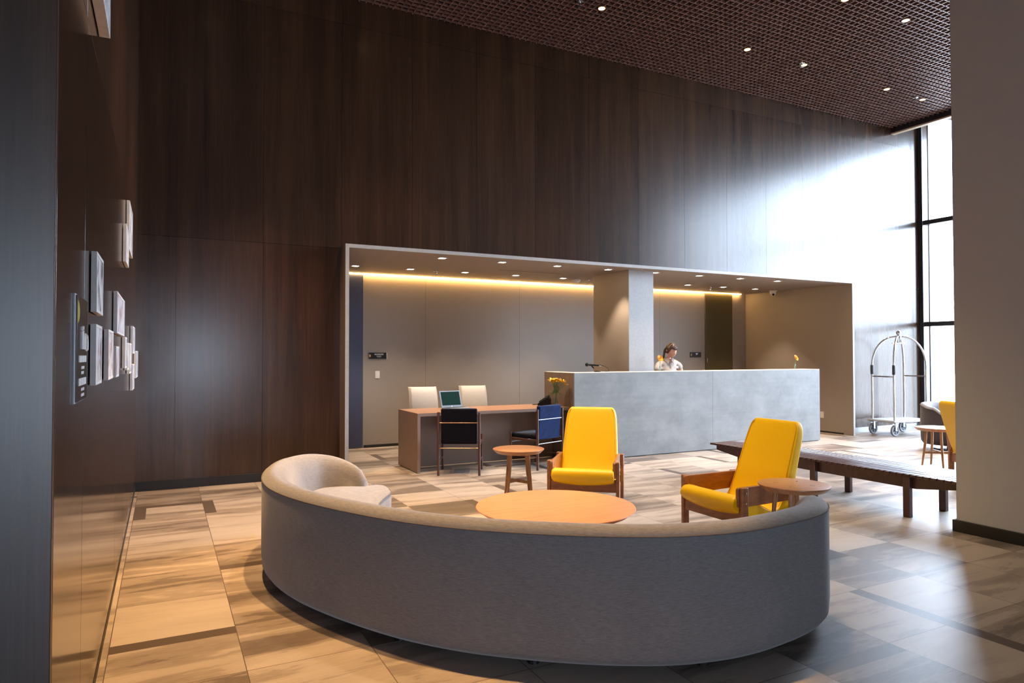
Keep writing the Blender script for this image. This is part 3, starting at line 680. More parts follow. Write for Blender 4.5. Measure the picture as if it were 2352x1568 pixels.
pics = [ # y0, y1, z0, z1, thickness, label, ink
 (3.196, 3.52, 1.674, 1.919, 'white framed picture with dark grey marks, just above the black sign', lin(60, 62, 70)),
 (3.191, 3.485, 1.378, 1.625, 'white framed picture with sparse brown marks beside the black sign lettering', lin(120, 84, 80)),
 (3.894, 4.247, 1.376, 1.627, 'white framed picture with a red brown squiggle, second along the lower row', lin(128, 72, 74)),
 (4.516, 4.798, 1.371, 1.551, 'smaller white framed picture, third and lowest topped along the lower row', lin(150, 90, 96)),
 (4.575, 5.411, 1.628, 1.873, 'wide white framed picture with rosy streaks in the middle of the left wall', lin(140, 100, 108)),
 (5.543, 5.78, 1.405, 1.629, 'white framed picture standing just below and behind the wide rosy one', lin(120, 110, 120)),
 (5.90, 6.14, 1.384, 1.593, 'white framed picture right behind the one below the rosy picture', lin(110, 110, 120)),
 (6.26, 6.62, 1.348, 1.596, 'white framed picture in the dense cluster, third behind the rosy picture', lin(110, 104, 112)),
 (6.889, 7.371, 1.513, 1.757, 'white framed picture catching a bright glint in the upper part of the far cluster', lin(120, 120, 130)),
 (6.891, 7.311, 1.186, 1.416, 'lowest hung white framed picture of the far cluster', lin(130, 110, 110)),
 (7.70, 8.30, 1.269, 1.541, 'white framed picture closest to the corner of the two dark walls', lin(90, 96, 110)),
 (6.014, 6.599, 2.32, 2.699, 'tall white framed picture hung high on the left wall, the farther of two', lin(100, 104, 116)),
 (5.55, 5.95, 2.166, 2.437, 'white framed picture hung high on the left wall, in front of the tall one', lin(150, 130, 130)),
 (2.95, 3.46, 2.90, 3.22, 'white framed picture cut by the top edge of the view', lin(150, 150, 156)),
]
for k, (y0, y1, z0, z1, lb, ink) in enumerate(pics):
    yc, zc = (y0 + y1) / 2, (z0 + z1) / 2; hy, hz = (y1 - y0) / 2, (z1 - z0) / 2
    t = thing('framed_picture', lb, 'picture', (XL, yc, zc), 0, 'small white framed pictures on the left wall'); T = .025 if k != 13 else .045
    mb = MB(); e_ = .012
    mb.box(.004, T, -hy, -hy + e_, -hz, hz); mb.box(.004, T, hy - e_, hy, -hz, hz); mb.box(.004, T, -hy + e_, hy - e_, -hz, -hz + e_); mb.box(.004, T, -hy + e_, hy - e_, hz - e_, hz)
    mb.build('frame', M['whitebox'], t, bevel=.0008)
    MB().box(.004, T - .003, -hy + e_, hy - e_, -hz + e_, hz - e_).build('print', artmat('print_ink', ink, k * 3.7), t)
    MB().box(0, .004, -hy + .04, hy - .04, -hz + .03, hz - .03).build('hanger', M['tyre'], t)

# ================================================================== CURVED SOFA
outer = [(1.53, 5.60), (1.34, 5.80), (1.08, 5.82), (.84, 5.63), (.70, 5.36), (.615, 5.0), (.595, 4.7), (.617, 4.44), (.69, 4.14), (.81, 3.83), (.965, 3.52), (1.11, 3.285), (1.285, 3.07), (1.44, 2.92),
         (1.62, 2.77), (1.85, 2.61), (2.11, 2.475), (2.36, 2.405), (2.56, 2.385), (2.76, 2.395), (2.97, 2.425), (3.16, 2.48), (3.32, 2.58), (3.43, 2.73), (3.46, 2.92)]
oc = spline([(x, y, 0) for x, y in outer], 5)
cum = [0]
for a, b in zip(oc[:-1], oc[1:]): cum.append(cum[-1] + (b - a).length)
L = cum[-1]
def nrm_at(i):
    a = oc[max(0, i - 2)]; b = oc[min(len(oc) - 1, i + 2)]; d = (b - a).normalized(); return Vector((-d.y, d.x, 0))
cent = Vector((2.7, 4.5, 0))
sgn = 1 if nrm_at(len(oc) // 2).dot(cent - oc[len(oc) // 2]) > 0 else -1
def HS(s):
    e = min(s / .85, (L - s) / .36, 1); return .44 + .235 * math.sqrt(max(0, 1 - (1 - e) ** 2.3))
TH = lambda s: lerp1([0, .3, .8], [.10, .20, .235], min(s, (L - s) * 1.6))
so = thing('curved_sofa', 'large curved grey fabric sofa with its back to the camera', 'sofa', (2.0, 4.0, 0))
so_off = Vector((2.0, 4.0, 0))
rings = []; crest = []
for i, p in enumerate(oc):
    s = cum[i]; n_ = nrm_at(i) * sgn; h = HS(s); tk = TH(s); q = p - so_off
    prof = [(.035, .045), (.006, .085), (0, .16), (0, h * .55), (0, h - .035), (.008, h - .012), (.03, h + .006), (.075, h + .018), (.12, h + .010), (.155, h - .016), (.185 , h - .07), (.205, h - .14)]
    f_ = tk / .235
    prof = [(a * f_, z) for a, z in prof] + [(tk, min(.40, h - .10)), (tk + .01, .30), (tk, .06), (tk * .6, .045)]
    rings.append([(q + n_ * a).to_tuple()[:2] + (z,) for a, z in prof]); crest.append(q + n_ * 0.0 + Vector((0, 0, h - .022)))
MB().rings(rings).build('backrest', M['sofa'], so, smooth=True, angle=60)
MB().tube([c_ + nrm_at(i) * sgn * .001 for i, c_ in enumerate(crest)][3:-3], .004, 8).build('piping', M['piping'], so, smooth=True)
# seat: crescent between the back and the front edge
front = [(1.66, 5.43), (1.625, 5.27), (1.50, 5.06), (1.40, 4.83), (1.385, 4.55), (1.45, 4.22), (1.58, 3.90), (1.78, 3.60), (2.02, 3.38), (2.30, 3.22), (2.56, 3.14), (2.80, 3.13), (3.02, 3.18), (3.20, 3.20), (3.34, 3.12)]
outl = [Vector((x, y, 0)) for x, y in front]
inner_back = [oc[i] + nrm_at(i) * sgn * (TH(cum[i]) - .04) for i in range(len(oc) - 1, -1, -3)]
ring0 = spline([v for v in outl], 4)
end_r = [Vector((3.41, 3.02, 0))]; end_l = [Vector((1.58, 5.60, 0)), Vector((1.655, 5.54, 0))]
poly = ring0 + end_r + inner_back + end_l
def inset_ring(poly, d, z):
    m_ = len(poly); out = []
    for i in range(m_):
        a, b = poly[i - 1], poly[(i + 1) % m_]; t_ = (b - a); t_ = t_.normalized() if t_.length > 1e-6 else Vector((1, 0, 0)); n_ = Vector((-t_.y, t_.x, 0)); q = poly[i] + n_ * d * inset_sign - so_off
        out.append((q.x, q.y, z))
    return out
area = sum(poly[i].x * poly[(i + 1) % len(poly)].y - poly[(i + 1) % len(poly)].x * poly[i].y for i in range(len(poly)))
inset_sign = 1 if area > 0 else -1
MB().rings([inset_ring(poly, .03, .045), inset_ring(poly, .004, .08), inset_ring(poly, .0, .2), inset_ring(poly, .0, .375), inset_ring(poly, .006, .40), inset_ring(poly, .02, .415), inset_ring(poly, .05, .422)]).build('seat', M['sofa'], so, smooth=True, angle=60)
pp = [Vector(p) for p in inset_ring(poly, .003, .398)][:len(ring0) ]
MB().tube(pp[::-1], .005, 8).build('piping', M['piping'], so, smooth=True)
for i in range(20, len(oc) - 10, 16):
    q = oc[i] + nrm_at(i) * sgn * .12 - so_off; MB().lathe([(0, 0), (.03, 0), (.03, .05), (0, .05)], 12, (q.x, q.y)).build('foot', M['black'], so)

# ================================================================== YELLOW ARMCHAIRS
def armchair(label, loc, rz):
    t = thing('armchair', label, 'armchair', loc, rz, 'yellow leather armchairs with wooden frames')
    W, D = .355, .315
    for sx in (-1, 1):
        x0, x1 = (W - .034, W) if sx > 0 else (-W, -W + .034)
        for y0, tall in ((-D, .455), (D - .062, .455)):
            lg = MB().box(x0, x1, y0, y0 + .062, 0, tall).build('leg', M['chairwood'], t, bevel=.005)
            for z in (.415, .335):
                m = Matrix.Translation((sx * (W + .001), y0 + .031, z)) @ Matrix.Rotation(R(90), 4, 'Y'); MB().lathe([(0, -.004), (.008, -.004), (.008, .003), (.004, .005), (0, .005)], 12, (0, 0), m).build('bolt', M['chrome'], lg, smooth=True)
        xi0, xi1 = (W - .062, W - .034) if sx > 0 else (-W + .034, -W + .062)
        r_ = .02; prof = []
        for cx, cy, a0 in ((D + .0 - r_, .455 - r_, 0), (-D - .015 + r_, .452 - r_, 90), (-D - .015 + r_, .295 + r_, 180), (D - r_, .305 + r_, 270)):
            for k in range(5): a = R(a0 + 90 * k / 4); prof.append((cx + r_ * math.cos(a), cy + r_ * math.sin(a)))
        arm = MB().prism(prof, 'x', xi0, xi1).build('arm_board', M['chairwood'], t, bevel=.004)
        for yy in (-D + .05, ):
            m = Matrix.Translation(((xi0 if sx > 0 else xi1), yy, .41)) @ Matrix.Rotation(R(90), 4, 'Y'); MB().lathe([(0, -.003), (.011, -.003), (.011, .003), (0, .003)], 12, (0, 0), m).build('bolt', M['brass'], arm)
    for y0, zt in ((-D + .012, .285), (D - .05, .275)):
        r1 = MB(); n_ = 14; top = []
        for k in range(n_ + 1): u = -1 + 2 * k / n_; top.append((u * (W - .034), zt - .045 * (1 - u * u)))
        r1.prism([(-(W - .034), .16), (W - .034, .16)] + top[::-1], 'y', y0, y0 + .03); r1.build('cross_rail', M['chairwood'], t, bevel=.003)
    top = [(-.372, .318), (-.368, .352), (-.345, .380), (-.30, .386), (-.22, .362), (-.12, .318), (-.02, .268), (.06, .232), (.115, .225), (.16, .255), (.20, .325), (.25, .445), (.31, .600), (.37, .755), (.42, .875), (.438, .912)]
    bot = [(-.362, .290), (-.335, .262), (-.28, .240), (-.2, .212), (-.12, .176), (-.04, .136), (.04, .108), (.115, .098), (.185, .118), (.245, .190), (.30, .305), (.35, .440), (.40, .585), (.445, .725), (.485, .850), (.492, .905)]
    nose = [(.455, .931), (.478, .926)]
    prof = top + nose + bot[::-1]
    def hw(z, y):
        w_ = .305 if y < .12 else .305 - .038 * max(0, (z - .22)) / .7
        return w_ - .045 * max(0, (z - .84) / .09) ** 2.2
    cy = sum(p[0] for p in prof) / len(prof); rings = []
    npf = len(prof)
    mids = []
    for i, (y, z) in enumerate(prof):
        if i < len(top): o = bot[min(i, len(bot) - 1)]
        elif i < len(top) + 2: o = (.465, .90)
        else: o = top[npf - 1 - i]
        mids.append(((y + o[0]) / 2, (z + o[1]) / 2))
    us = [(-1, .62), (-.992, .84), (-.97, .95), (-.93, 1), (-.88, 1), (-.5, 1), (0, 1), (.5, 1), (.88, 1), (.93, 1), (.97, .95), (.992, .84), (1, .62)]
    for u, k_ in us:
        ring = []
        for (y, z), (my, mz) in zip(prof, mids):
            sag = 0
            if y < -.2 and z < .3: sag = -.035 * (1 - u * u)
            ring.append((u * hw(z, y), my + (y - my) * k_, mz + (z - mz) * k_ + sag))
        rings.append(ring)
    sh = MB().rings(rings, True, False)
    for base in (0, (len(us) - 1) * npf):
        for i in range(npf // 2 - 1): sh.f.append((base + i, base + i + 1, base + npf - 2 - i, base + npf - 1 - i))
    sh = sh.build('seat_shell', M['yellow'], t, smooth=True, sub=1)
    for sx in (-1, 1):
        MB().tube(spline([(sx * (hw(z, y) - .02), y - (.004 if y > .15 else 0), z + .001) for y, z in top[3:]], 3), .0036, 8).build('piping', M['yellow_seam'], sh, smooth=True)
armchair('yellow leather armchair facing the round coffee table from behind it', (3.861, 5.84, 0), R(-40.5))
armchair('yellow leather armchair turned sideways beside the slatted bench', (4.335, 4.246, 0), R(-90))
armchair('yellow leather armchair seen from behind, half hidden by the pier', (8.90, 4.64, 0), R(62.7))

# ================================================================== TABLES
def round_table(name, label, loc, r, h, rz, big=False, tenons=False, group=None):
    t = thing(name, label, 'table', loc, rz, group)
    m_ = M['tablewood'] if big else M['stoolwood']
    th_ = .035 if big else .042
    MB().lathe([(0, h - th_), (r * (.86 if not big else .93), h - th_), (r * .985, h - .012), (r, h - .006), (r * .997, h - .001), (r * .985, h), (0, h)], 72).build('top', m_, t, smooth=True, angle=25)
    ra, rb = (.13, .185) if not big else (.32, .42)
    for k in range(4):
        a = math.pi / 4 + k * math.pi / 2; c_, s_ = math.cos(a), math.sin(a)
        MB().tube([(rb * c_, rb * s_, 0), (ra * c_ * 1.12, ra * s_ * 1.12, h * .55), (ra * c_, ra * s_, h - th_)], [.0115, .0165, .0175] if not big else [.016, .022, .024], 12).build('leg', M['stoolleg'], t, smooth=True)
        if tenons: MB().box(-.018, .018, -.006, .006, h - .001, h + .0006, Matrix.Translation((ra * c_, ra * s_, 0)) @ Matrix.Rotation(a, 4, 'Z')).build('tenon', M['tenon'], t)
    zz = h * .38; rm = ra + (rb - ra) * .6
    for k, z in ((0, zz), (1, zz - .0)):
        a = math.pi / 4 + k * math.pi / 2; d = Vector((math.cos(a), math.sin(a), 0)); s_ = Vector((-d.y, d.x, 0))
        m = Matrix.Rotation(a, 4, 'Z')
        MB().box(-rm, rm, -.008, .008, z - .018 - (.012 if k else 0), z + .014 - (.012 if k else 0), m).build('stretcher', M['stoolleg'], t, bevel=.003)
round_table('coffee_table', 'large round honey wood coffee table inside the curve of the sofa', (2.667, 4.466, 0), .606, .35, 0, True)
round_table('side_table', 'small round wooden side table left of the middle yellow armchair', (3.31, 6.29, 0), .268, .52, R(-22), group='small round wooden side tables')
round_table('side_table', 'small round wooden side table between the sofa end and the sideways armchair', (4.25, 3.605, 0), .259, .52, R(-14), tenons=True, group='small round wooden side tables')
round_table('side_table', 'small round side table with a shining top in front of the grey tub chair', (9.23, 5.5, 0), .262, .52, R(8), group='small round wooden side tables')

# ================================================================== BENCH
t = thing('slatted_bench', 'long dark slatted wooden bench running toward the pier', 'bench', (6.39, 4.93, 0))
by0, by1, bw, bz = -1.49, 1.49, .315, .40
mb = MB(); npit = 48; pit = (by1 - by0) / npit
for k in range(npit): mb.box(-bw, bw, by0 + k * pit + .006, by0 + (k + 1) * pit - .006, bz - .022, bz)
mb.build('slats', M['bench'], t, bevel=.002, segs=1)
for sx in (-1, 1):
    x = sx * .235
    MB().prism([(by0 + .05, bz - .022), (by0 + .05, bz - .085), (by0 + .42, bz - .135), (by1 - .42, bz - .135), (by1 - .05, bz - .085), (by1 - .05, bz - .022)], 'x', x - .016, x + .016).build('side_rail', M['bench'], t, bevel=.003)
    for yy in (-1.015, 0, 1.015):
        MB().box(x + sx * .016 if sx > 0 else x - .066, x + .066 if sx > 0 else x - .016, yy - .032, yy + .032, 0, bz - .024).build('leg', M['bench'], t, bevel=.005)
for yy in (-1.015, 0, 1.015): MB().box(-.22, .22, yy - .016, yy + .016, bz - .12, bz - .022).build('cross_rail', M['bench'], t)

# ================================================================== LUGGAGE CART
t = thing('luggage_cart', 'chrome birdcage luggage cart with a grey deck near the window', 'luggage cart', (12.354, 8.05, 0), -.091)
ca, cb, pz = .423, .23, .28
MB().box(-ca - .075, ca + .075, -cb - .07, cb + .07, pz - .035, pz - .004).build('deck_frame', M['cartedge'], t, bevel=.015, segs=3)
MB().box(-ca - .055, ca + .055, -cb - .05, cb + .05, pz - .006, pz + .002).build('deck_carpet', M['carpet'], t)
top = 1.83
for sx in (-1, 1):
    for sy in (-1, 1):
        pts = [(sx * ca, sy * cb, pz - .01), (sx * ca, sy * cb, 1.28)]
        for k in range(1, 11):
            a = R(90 * k / 10); f_ = math.cos(a) ** .9 if k < 10 else 0; pts.append((sx * (.03 + (ca - .03) * f_), sy * (.02 + (cb - .02) * f_), 1.28 + (top - 1.28) * math.sin(a)))
        po = MB().tube(pts, .017, 14).build('post', M['chrome'], t, smooth=True)
        if sx < 0: MB().tube([(sx * ca, sy * cb, 1.12), (sx * ca, sy * cb, 1.135), (sx * ca, sy * cb, 1.285), (sx * ca, sy * cb, 1.30)], [.022, .027, .027, .022], 14).build('rubber_sleeve', M['rubber'], po, smooth=True)
    MB().tube([(sx * ca, -cb, 1.085), (sx * ca, cb, 1.085)], .013, 12).build('side_rail', M['chrome'], t, smooth=True)
MB().lathe([(0, top - .03), (.05, top - .03), (.05, top + .02), (.02, top + .03), (.014, top + .04), (.03, top + .045), (0, top + .045)], 20).build('hub', M['chrome'], t, smooth=True)
MB().ball((0, 0, top + .075), .042, 18).build('finial_ball', M['chrome'], t, smooth=True)
mb = MB(); mb.tube([(-.17, 0, 1.705), (.17, 0, 1.705)], .011, 10); mb.tube([(-.03, 0, 1.80), (-.03, 0, 1.705)], .008, 8); mb.tube([(.03, 0, 1.80), (.03, 0, 1.705)], .008, 8); mb.build('hanger_bar', M['chrome'], t, smooth=True)
for sx in (-1, 1):
    for sy in (-1, 1):
        wx, wy = sx * (ca - .03), sy * (cb - .0)
        cs = MB().box(wx - .045, wx + .045, wy - .035, wy + .035, pz - .055, pz - .035).box(wx - .04, wx - .0, wy - .034, wy - .028, .10, pz - .05).box(wx - .04, wx - .0, wy + .028, wy + .034, .10, pz - .05).build('caster', M['steel'], t)
        m = Matrix.Translation((wx - .02, wy, .1)) @ Matrix.Rotation(R(90), 4, 'X')
        MB().lathe([(.07, -.018), (.092, -.02), (.1, -.01), (.1, .01), (.092, .02), (.07, .018), (.07, -.018)], 32, (0, 0), m).build('tyre', M['tyre'], cs, smooth=True)
        mb = MB().lathe([(0, -.022), (.02, -.022), (.02, .022), (0, .022)], 14, (0, 0), m)
        mb.lathe([(0, -.012), (.072, -.012), (.072, .012), (0, .012)], 24, (0, 0), m); mb.build('wheel_hub', M['rubber'], cs, smooth=True)
        mb = MB()
        for k in range(5): mb.box(.018, .072, -.008, .008, -.016, .016, m @ Matrix.Rotation(2 * math.pi * k / 5, 4, 'Z'))
        mb.build('spokes', M['tyre'], cs)

# ================================================================== GREY TUB CHAIR
t = thing('tub_chair', 'blue grey tub armchair by the window, shade painted into its outside', 'armchair', (11.15, 6.42, 0), R(-14))
def tub(r, hfun, a0, a1, n):
    return [(R(a0 + (a1 - a0) * k / n), ) for k in range(n + 1)]
rings = []; ringsi = []; crest = []
Rt = .41
for k in range(41):
    s = k / 40; a = R(-52 + 284 * s); c_, s_ = math.cos(a), math.sin(a)
    e = min(s, 1 - s); h = lerp1([0, .05, .16, .34], [.44, .54, .66, .715], e); tk = .13
    rings.append([(c_ * (Rt - .03), s_ * (Rt - .03), .075), (c_ * Rt, s_ * Rt, .12), (c_ * (Rt + .012), s_ * (Rt + .012), h * .5), (c_ * (Rt + .006), s_ * (Rt + .006), h - .03), (c_ * (Rt - .03), s_ * (Rt - .03), h - .03), (c_ * (Rt - .06), s_ * (Rt - .06), .075)])
    ringsi.append([(c_ * (Rt + .006), s_ * (Rt + .006), h - .028), (c_ * (Rt - .005), s_ * (Rt - .005), h - .004), (c_ * (Rt - .04), s_ * (Rt - .04), h + .008), (c_ * (Rt - .08), s_ * (Rt - .08), h - .012), (c_ * (Rt - .115), s_ * (Rt - .115), h - .08), (c_ * (Rt - .135), s_ * (Rt - .135), .40), (c_ * (Rt - .14), s_ * (Rt - .14), .10), (c_ * (Rt - .04), s_ * (Rt - .04), .10)])
    crest.append((c_ * (Rt + .007), s_ * (Rt + .007), h - .029))
MB().rings(rings).build('outer_shell', M['grey_shaded'], t, smooth=True, angle=60)  # outside and base use a darker grey: shade painted into the fabric colour
MB().rings(ringsi).build('inner_back', M['grey_arm'], t, smooth=True, angle=60)
MB().tube(crest, .006, 8).build('piping', M['piping'], t, smooth=True)
MB().lathe([(0, .09), (Rt - .06, .09), (Rt - .05, .14), (Rt - .05, .33), (0, .33)], 48).build('base_body', M['grey_shaded'], t, smooth=True)
MB().lathe([(0, .33), (Rt - .07, .33), (Rt - .055, .36), (Rt - .06, .40), (Rt - .10, .425), (0, .435)], 48).build('seat_cushion', M['grey_arm'], t, smooth=True)
MB().lathe([(0, .0), (.25, .0), (.26, .012), (.06, .02), (.05, .08), (0, .08)], 32).build('swivel_base', M['steel'], t, smooth=True)

# ================================================================== RECEPTIONIST
def skinmesh(verts, edges, radii, root=0, sub=2):
    me = bpy.data.meshes.new('skin_tmp'); me.from_pydata(verts, edges, []); o = bpy.data.objects.new('skin_tmp', me); col.objects.link(o)
    bm = bmesh.new(); bm.from_mesh(me); sl = bm.verts.layers.skin.verify(); bm.verts.ensure_lookup_table()
    for i, r_ in enumerate(radii):
        bm.verts[i][sl].radius = r_ if isinstance(r_, tuple) else (r_, r_); bm.verts[i][sl].use_root = (i == root)
    bm.to_mesh(me); bm.free()
    o.modifiers.new('skin', 'SKIN'); u = o.modifiers.new('sub', 'SUBSURF'); u.levels = sub; u.render_levels = sub
    dg = bpy.context.evaluated_depsgraph_get(); ev = bpy.data.meshes.new_from_object(o.evaluated_get(dg)); bpy.data.objects.remove(o)
    vs = [v.co.copy() for v in ev.vertices]; fs = [tuple(p.vertices) for p in ev.polygons]; bpy.data.meshes.remove(ev)
    return vs, fs
def remesh(mb, voxel):
    me = bpy.data.meshes.new('rm'); me.from_pydata(mb.v, [], mb.f); o = bpy.data.objects.new('rm', me); col.objects.link(o)
    m_ = o.modifiers.new('r', 'REMESH'); m_.mode = 'VOXEL'; m_.voxel_size = voxel
    sm = o.modifiers.new('s', 'SMOOTH'); sm.iterations = 3; sm.factor = .5
    dg = bpy.context.evaluated_depsgraph_get(); ev = bpy.data.meshes.new_from_object(o.evaluated_get(dg)); bpy.data.objects.remove(o)
    r_ = MB(); r_.v = [v.co.copy() for v in ev.vertices]; r_.f = [tuple(p.vertices) for p in ev.polygons]; bpy.data.meshes.remove(ev)
    return r_
PX, PY = 7.80, 9.22
per = thing('person', 'woman in a pale polo shirt with brown tied hair looking down behind the counter', 'person', (PX, PY, 0), R(-18))
# local frame: faces -Y
body = MB()
V = [(0, .02, .92), (0, .02, 1.06), (0, .01, 1.20), (0, .015, 1.33), (0, .02, 1.42), (0, .015, 1.475),           # pelvis .. neck
     (.10, .02, 1.365), (.17, .02, 1.34), (.252, -.02, 1.11), (.20, -.22, .985), (.18, -.30, .98),
     (-.10, .02, 1.365), (-.17, .02, 1.34), (-.222, -.03, 1.10), (-.17, -.23, .985), (-.14, -.31, .98),
     (.085, .02, .86), (.09, .0, .48), (.09, .03, .08), (-.085, .02, .86), (-.09, .0, .48), (-.09, .03, .08), (.09, -.12, .035), (-.09, -.12, .035)]
Ed = [(0, 1), (1, 2), (2, 3), (3, 4), (4, 5), (3, 6), (6, 7), (7, 8), (8, 9), (9, 10), (3, 11), (11, 12), (12, 13), (13, 14), (14, 15), (0, 16), (16, 17), (17, 18), (0, 19), (19, 20), (20, 21), (18, 22), (21, 23)]
Ra = [(.15, .105), (.125, .095), (.13, .10), (.10, .08), .05, .047, .062, .056, .042, .034, .027, .062, .056, .042, .034, .027, .085, .058, .042, .085, .058, .042, .032, .032]
vs, fs = skinmesh(V, Ed, Ra); body.add(vs, fs)
for sx in (-1, 1):                                                    # hands with five fingers
    w_ = Vector((sx * (.18 if sx > 0 else .14), -.31, .98)); pts = [w_, w_ + Vector((-sx * .005, -.045, -.008)), w_ + Vector((-sx * .005, -.075, -.012))]
    hv = [tuple(p) for p in pts]; he = [(0, 1), (1, 2)]; hr = [(.027, .019), (.038, .015), (.036, .013)]
    for k, (o_, ln) in enumerate(((-.026, .06), (-.009, .07), (.009, .066), (.025, .052))):
        b0 = w_ + Vector((o_, -.082, -.012)); i0 = len(hv)
        hv += [tuple(b0), tuple(b0 + Vector((o_ * .1, -ln * .5, -.004))), tuple(b0 + Vector((o_ * .15, -ln, -.02)))]; he += [(2, i0), (i0, i0 + 1), (i0 + 1, i0 + 2)]; hr += [.0095, .0088, .0075]
    i0 = len(hv); hv += [tuple(w_ + Vector((-sx * .038, -.045, -.012))), tuple(w_ + Vector((-sx * .055, -.075, -.018)))]; he += [(1, i0), (i0, i0 + 1)]; hr += [.011, .009]
    vs, fs = skinmesh(hv, he, hr, 0, 1); body.add(vs, fs)
HM = Matrix.Translation((.0, -.015, 1.462)) @ Matrix.Rotation(R(24), 4, 'Z') @ Matrix.Rotation(R(20), 4, 'X') @ Matrix.Scale(1.1, 4)    # head turned and bowed
def headshape(u, v):
    # unit sphere direction -> head surface, face toward -Y, origin at neck top
    d = Vector((math.cos(v) * math.cos(u), math.cos(v) * math.sin(u), math.sin(v)))
    x, y, z = d.x * .072, d.y * .092, d.z * .112
    if z < 0:
        k = -z / .112; x *= 1 - .30 * k * k; y = y * (1 - .12 * k) - .012 * k
    g = lambda cx, cz, s, a: a * math.exp(-(((x - cx) / s) ** 2 + ((z - cz) / s) ** 2)) if y < 0 else 0
    y -= g(0, -.022, .014, .017) + g(0, -.002, .011, .008) + g(0, -.060, .018, .006) + g(0, -.092, .02, .008) + g(.036, -.025, .022, .004) + g(-.036, -.025, .022, .004)
    y += g(.031, .004, .016, .010) + g(-.031, .004, .016, .010)
    return HM @ Vector((x, y - .012, z + .108))
hd = MB(); n1, n2 = 40, 28
hd.rings([[headshape(2 * math.pi * i / n1, -math.pi / 2 * .98 + math.pi * .98 * j / n2) for i in range(n1)] for j in range(n2 + 1)])
for sx in (-1, 1): hd.ball((sx * .074, .008, .10), .026, 10, (.35, .75, 1.1), HM)
body.add(hd.v, hd.f)
rb_ = remesh(body, .011)
rb_.build('body', M['skin'], per, smooth=True, angle=180)
bo = [c_ for c_ in per.children if c_.name.startswith('body')][0]
def facept(x, z, out=.0):
    best = None
    for j in range(n2 + 1):
        for i in range(n1):
            p = HM.inverted() @ headshape(2 * math.pi * i / n1, -math.pi / 2 * .98 + math.pi * .98 * j / n2)
            if p.y < -.03:
                dd = (p.x - x) ** 2 + (p.z - z) ** 2
                if best is None or dd < best[0]: best = (dd, p)
    return best[1].y - out
for sx in (-1, 1):
    MB().ball((sx * .031, facept(sx * .031, .112) + .004, .110), .010, 12, (1.5, .55, .34), HM).build('eye', M['eye'], per, smooth=True)
    MB().tube([HM @ Vector((sx * .018, facept(sx * .018, .132) - .001, .132)), HM @ Vector((sx * .034, facept(sx * .034, .133) - .001, .1335)), HM @ Vector((sx * .048, facept(sx * .048, .128) + .001, .126))], .0022, 6).build('eyebrow', M['hair'], per, smooth=True)
MB().ball((0, facept(0, .048) + .003, .048), .017, 12, (1, .25, .32), HM).build('lips', M['lips'], per, smooth=True)
hr = MB()                                                             # hair cap, fringe, parting band and pony tail
rows = []
for j in range(15):
    row = []
    for i in range(49):
        a = 2 * math.pi * i / 48; front_ = max(0, -math.sin(a))
        vlow = -.42 if front_ < .2 else -.42 + min(1, (front_ - .2) / .5) * .98
        v_ = vlow + (math.pi / 2 - vlow) * j / 14
        d = Vector((math.cos(v_) * math.cos(a), math.cos(v_) * math.sin(a), math.sin(v_)))
        rr = 1.0 + .012 * math.sin(a * 23) * math.cos(v_)
        row.append(HM @ Vector((d.x * .081 * rr, d.y * .102 * rr - .008, d.z * .122 * rr + .108)))
    rows.append(row)
hr.rings([r_[:-1] for r_ in rows], True, True)
for k in range(13):
    x = -.058 + k * .00967; zz = [.196, .178, .158, .140 + .010 * (abs(k - 6) / 6) ** 2]
    hr.tube([HM @ Vector((x * (.75 + .1 * q), facept(x * (.75 + .1 * q), z_) + .001 - .004 * (q < 3), z_)) for q, z_ in enumerate(zz)], [.008, .009, .008, .003], 7)
hr.build('hair', M['hair'], per, smooth=True, angle=180)
MB().tube(spline([HM @ Vector((-.01, .085, .11)), HM @ Vector((-.012, .105, .07)), HM @ Vector((-.015, .095, -.01)), HM @ Vector((-.015, .085, -.08))], 5), [.02] + [.022] * 13 + [.012, .006], 10).build('pony_tail', M['hair'], per, smooth=True)
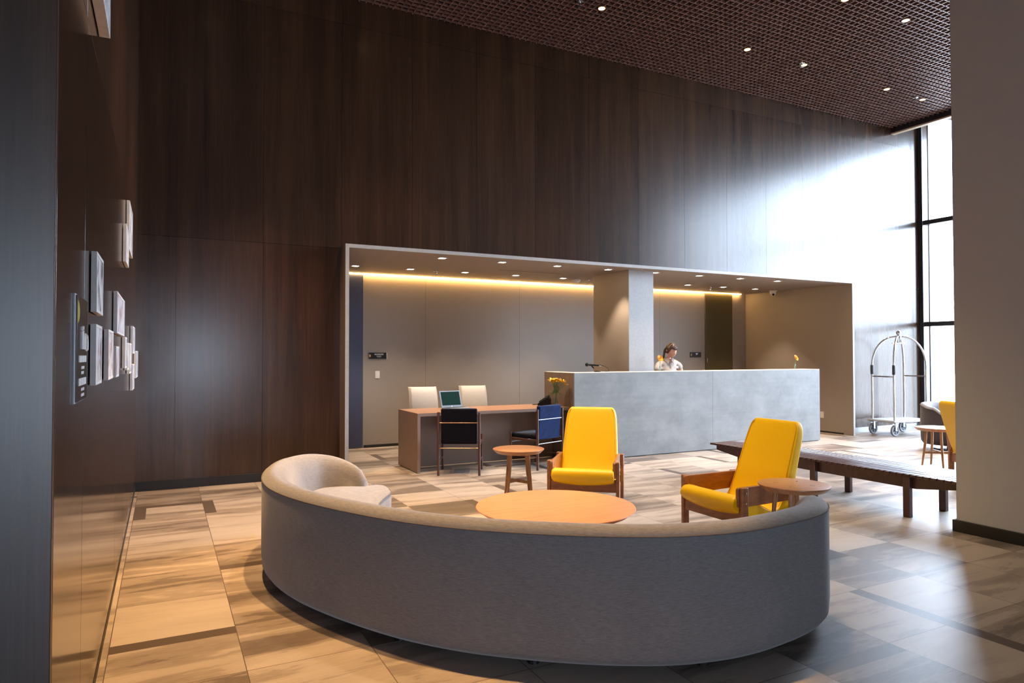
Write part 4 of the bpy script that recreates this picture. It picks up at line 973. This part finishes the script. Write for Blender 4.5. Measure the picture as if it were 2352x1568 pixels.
MB().tube(spline([HM @ Vector((-.081, -.012, .15)), HM @ Vector((-.05, -.02, .207)), HM @ Vector((0, -.022, .226)), HM @ Vector((.05, -.02, .207)), HM @ Vector((.081, -.012, .15))], 5), .004, 6).build('hair_band', M['shirt_dark'], per, smooth=True)
SV = [(0, .02, .93), (0, .02, 1.06), (0, .01, 1.20), (0, .015, 1.33), (0, .02, 1.395), (.10, .02, 1.365), (.175, .02, 1.335), (.222, -.005, 1.225), (-.10, .02, 1.365), (-.175, .02, 1.335), (-.215, -.005, 1.20)]
vs, fs = skinmesh(SV, [(0, 1), (1, 2), (2, 3), (3, 4), (3, 5), (5, 6), (6, 7), (3, 8), (8, 9), (9, 10)], [(.175, .13), (.145, .115), (.15, .118), (.118, .098), (.066, .066), .072, .068, .072, .072, .068, .072])
sb = MB(); sb.add(vs, fs); sb = remesh(sb, .014); shirt = sb.build('polo_shirt', M['shirt'], per, smooth=True, angle=180)
for sx in (-1, 1):
    MB().rings([[(sx * .012, -.085, 1.395), (sx * .055, -.105, 1.345), (sx * .075, -.085, 1.375)], [(sx * .06, -.02, 1.445), (sx * .095, -.02, 1.40), (sx * .10, -.02, 1.405)], [(sx * .045, .07, 1.455), (sx * .07, .095, 1.41), (sx * .072, .09, 1.415)]], True, True).build('collar', M['shirt_dark'], shirt, smooth=True)
MB().box(-.014, .014, -.128, -.116, 1.18, 1.385, Matrix.Rotation(R(-2), 4, 'X')).build('placket', M['shirt_dark'], shirt, bevel=.003)
MB().box(.05, .115, -.142, -.134, 1.262, 1.300).build('name_badge', M['letter'], shirt, bevel=.002)
vs, fs = skinmesh([(0, .02, .98), (0, .02, .90), (.085, .02, .84), (.09, .0, .48), (.09, .03, .10), (-.085, .02, .84), (-.09, .0, .48), (-.09, .03, .10)], [(0, 1), (1, 2), (2, 3), (3, 4), (1, 5), (5, 6), (6, 7)], [(.165, .12), (.165, .12), .10, .07, .06, .10, .07, .06])
sb = MB(); sb.add(vs, fs); sb = remesh(sb, .016); sb.build('trousers', M['trousers'], per, smooth=True, angle=180)
for sx in (-1, 1): MB().ball((sx * .09, -.05, .04), .05, 14, (.9, 2.4, .8)).build('shoe', M['dark'], per, smooth=True)
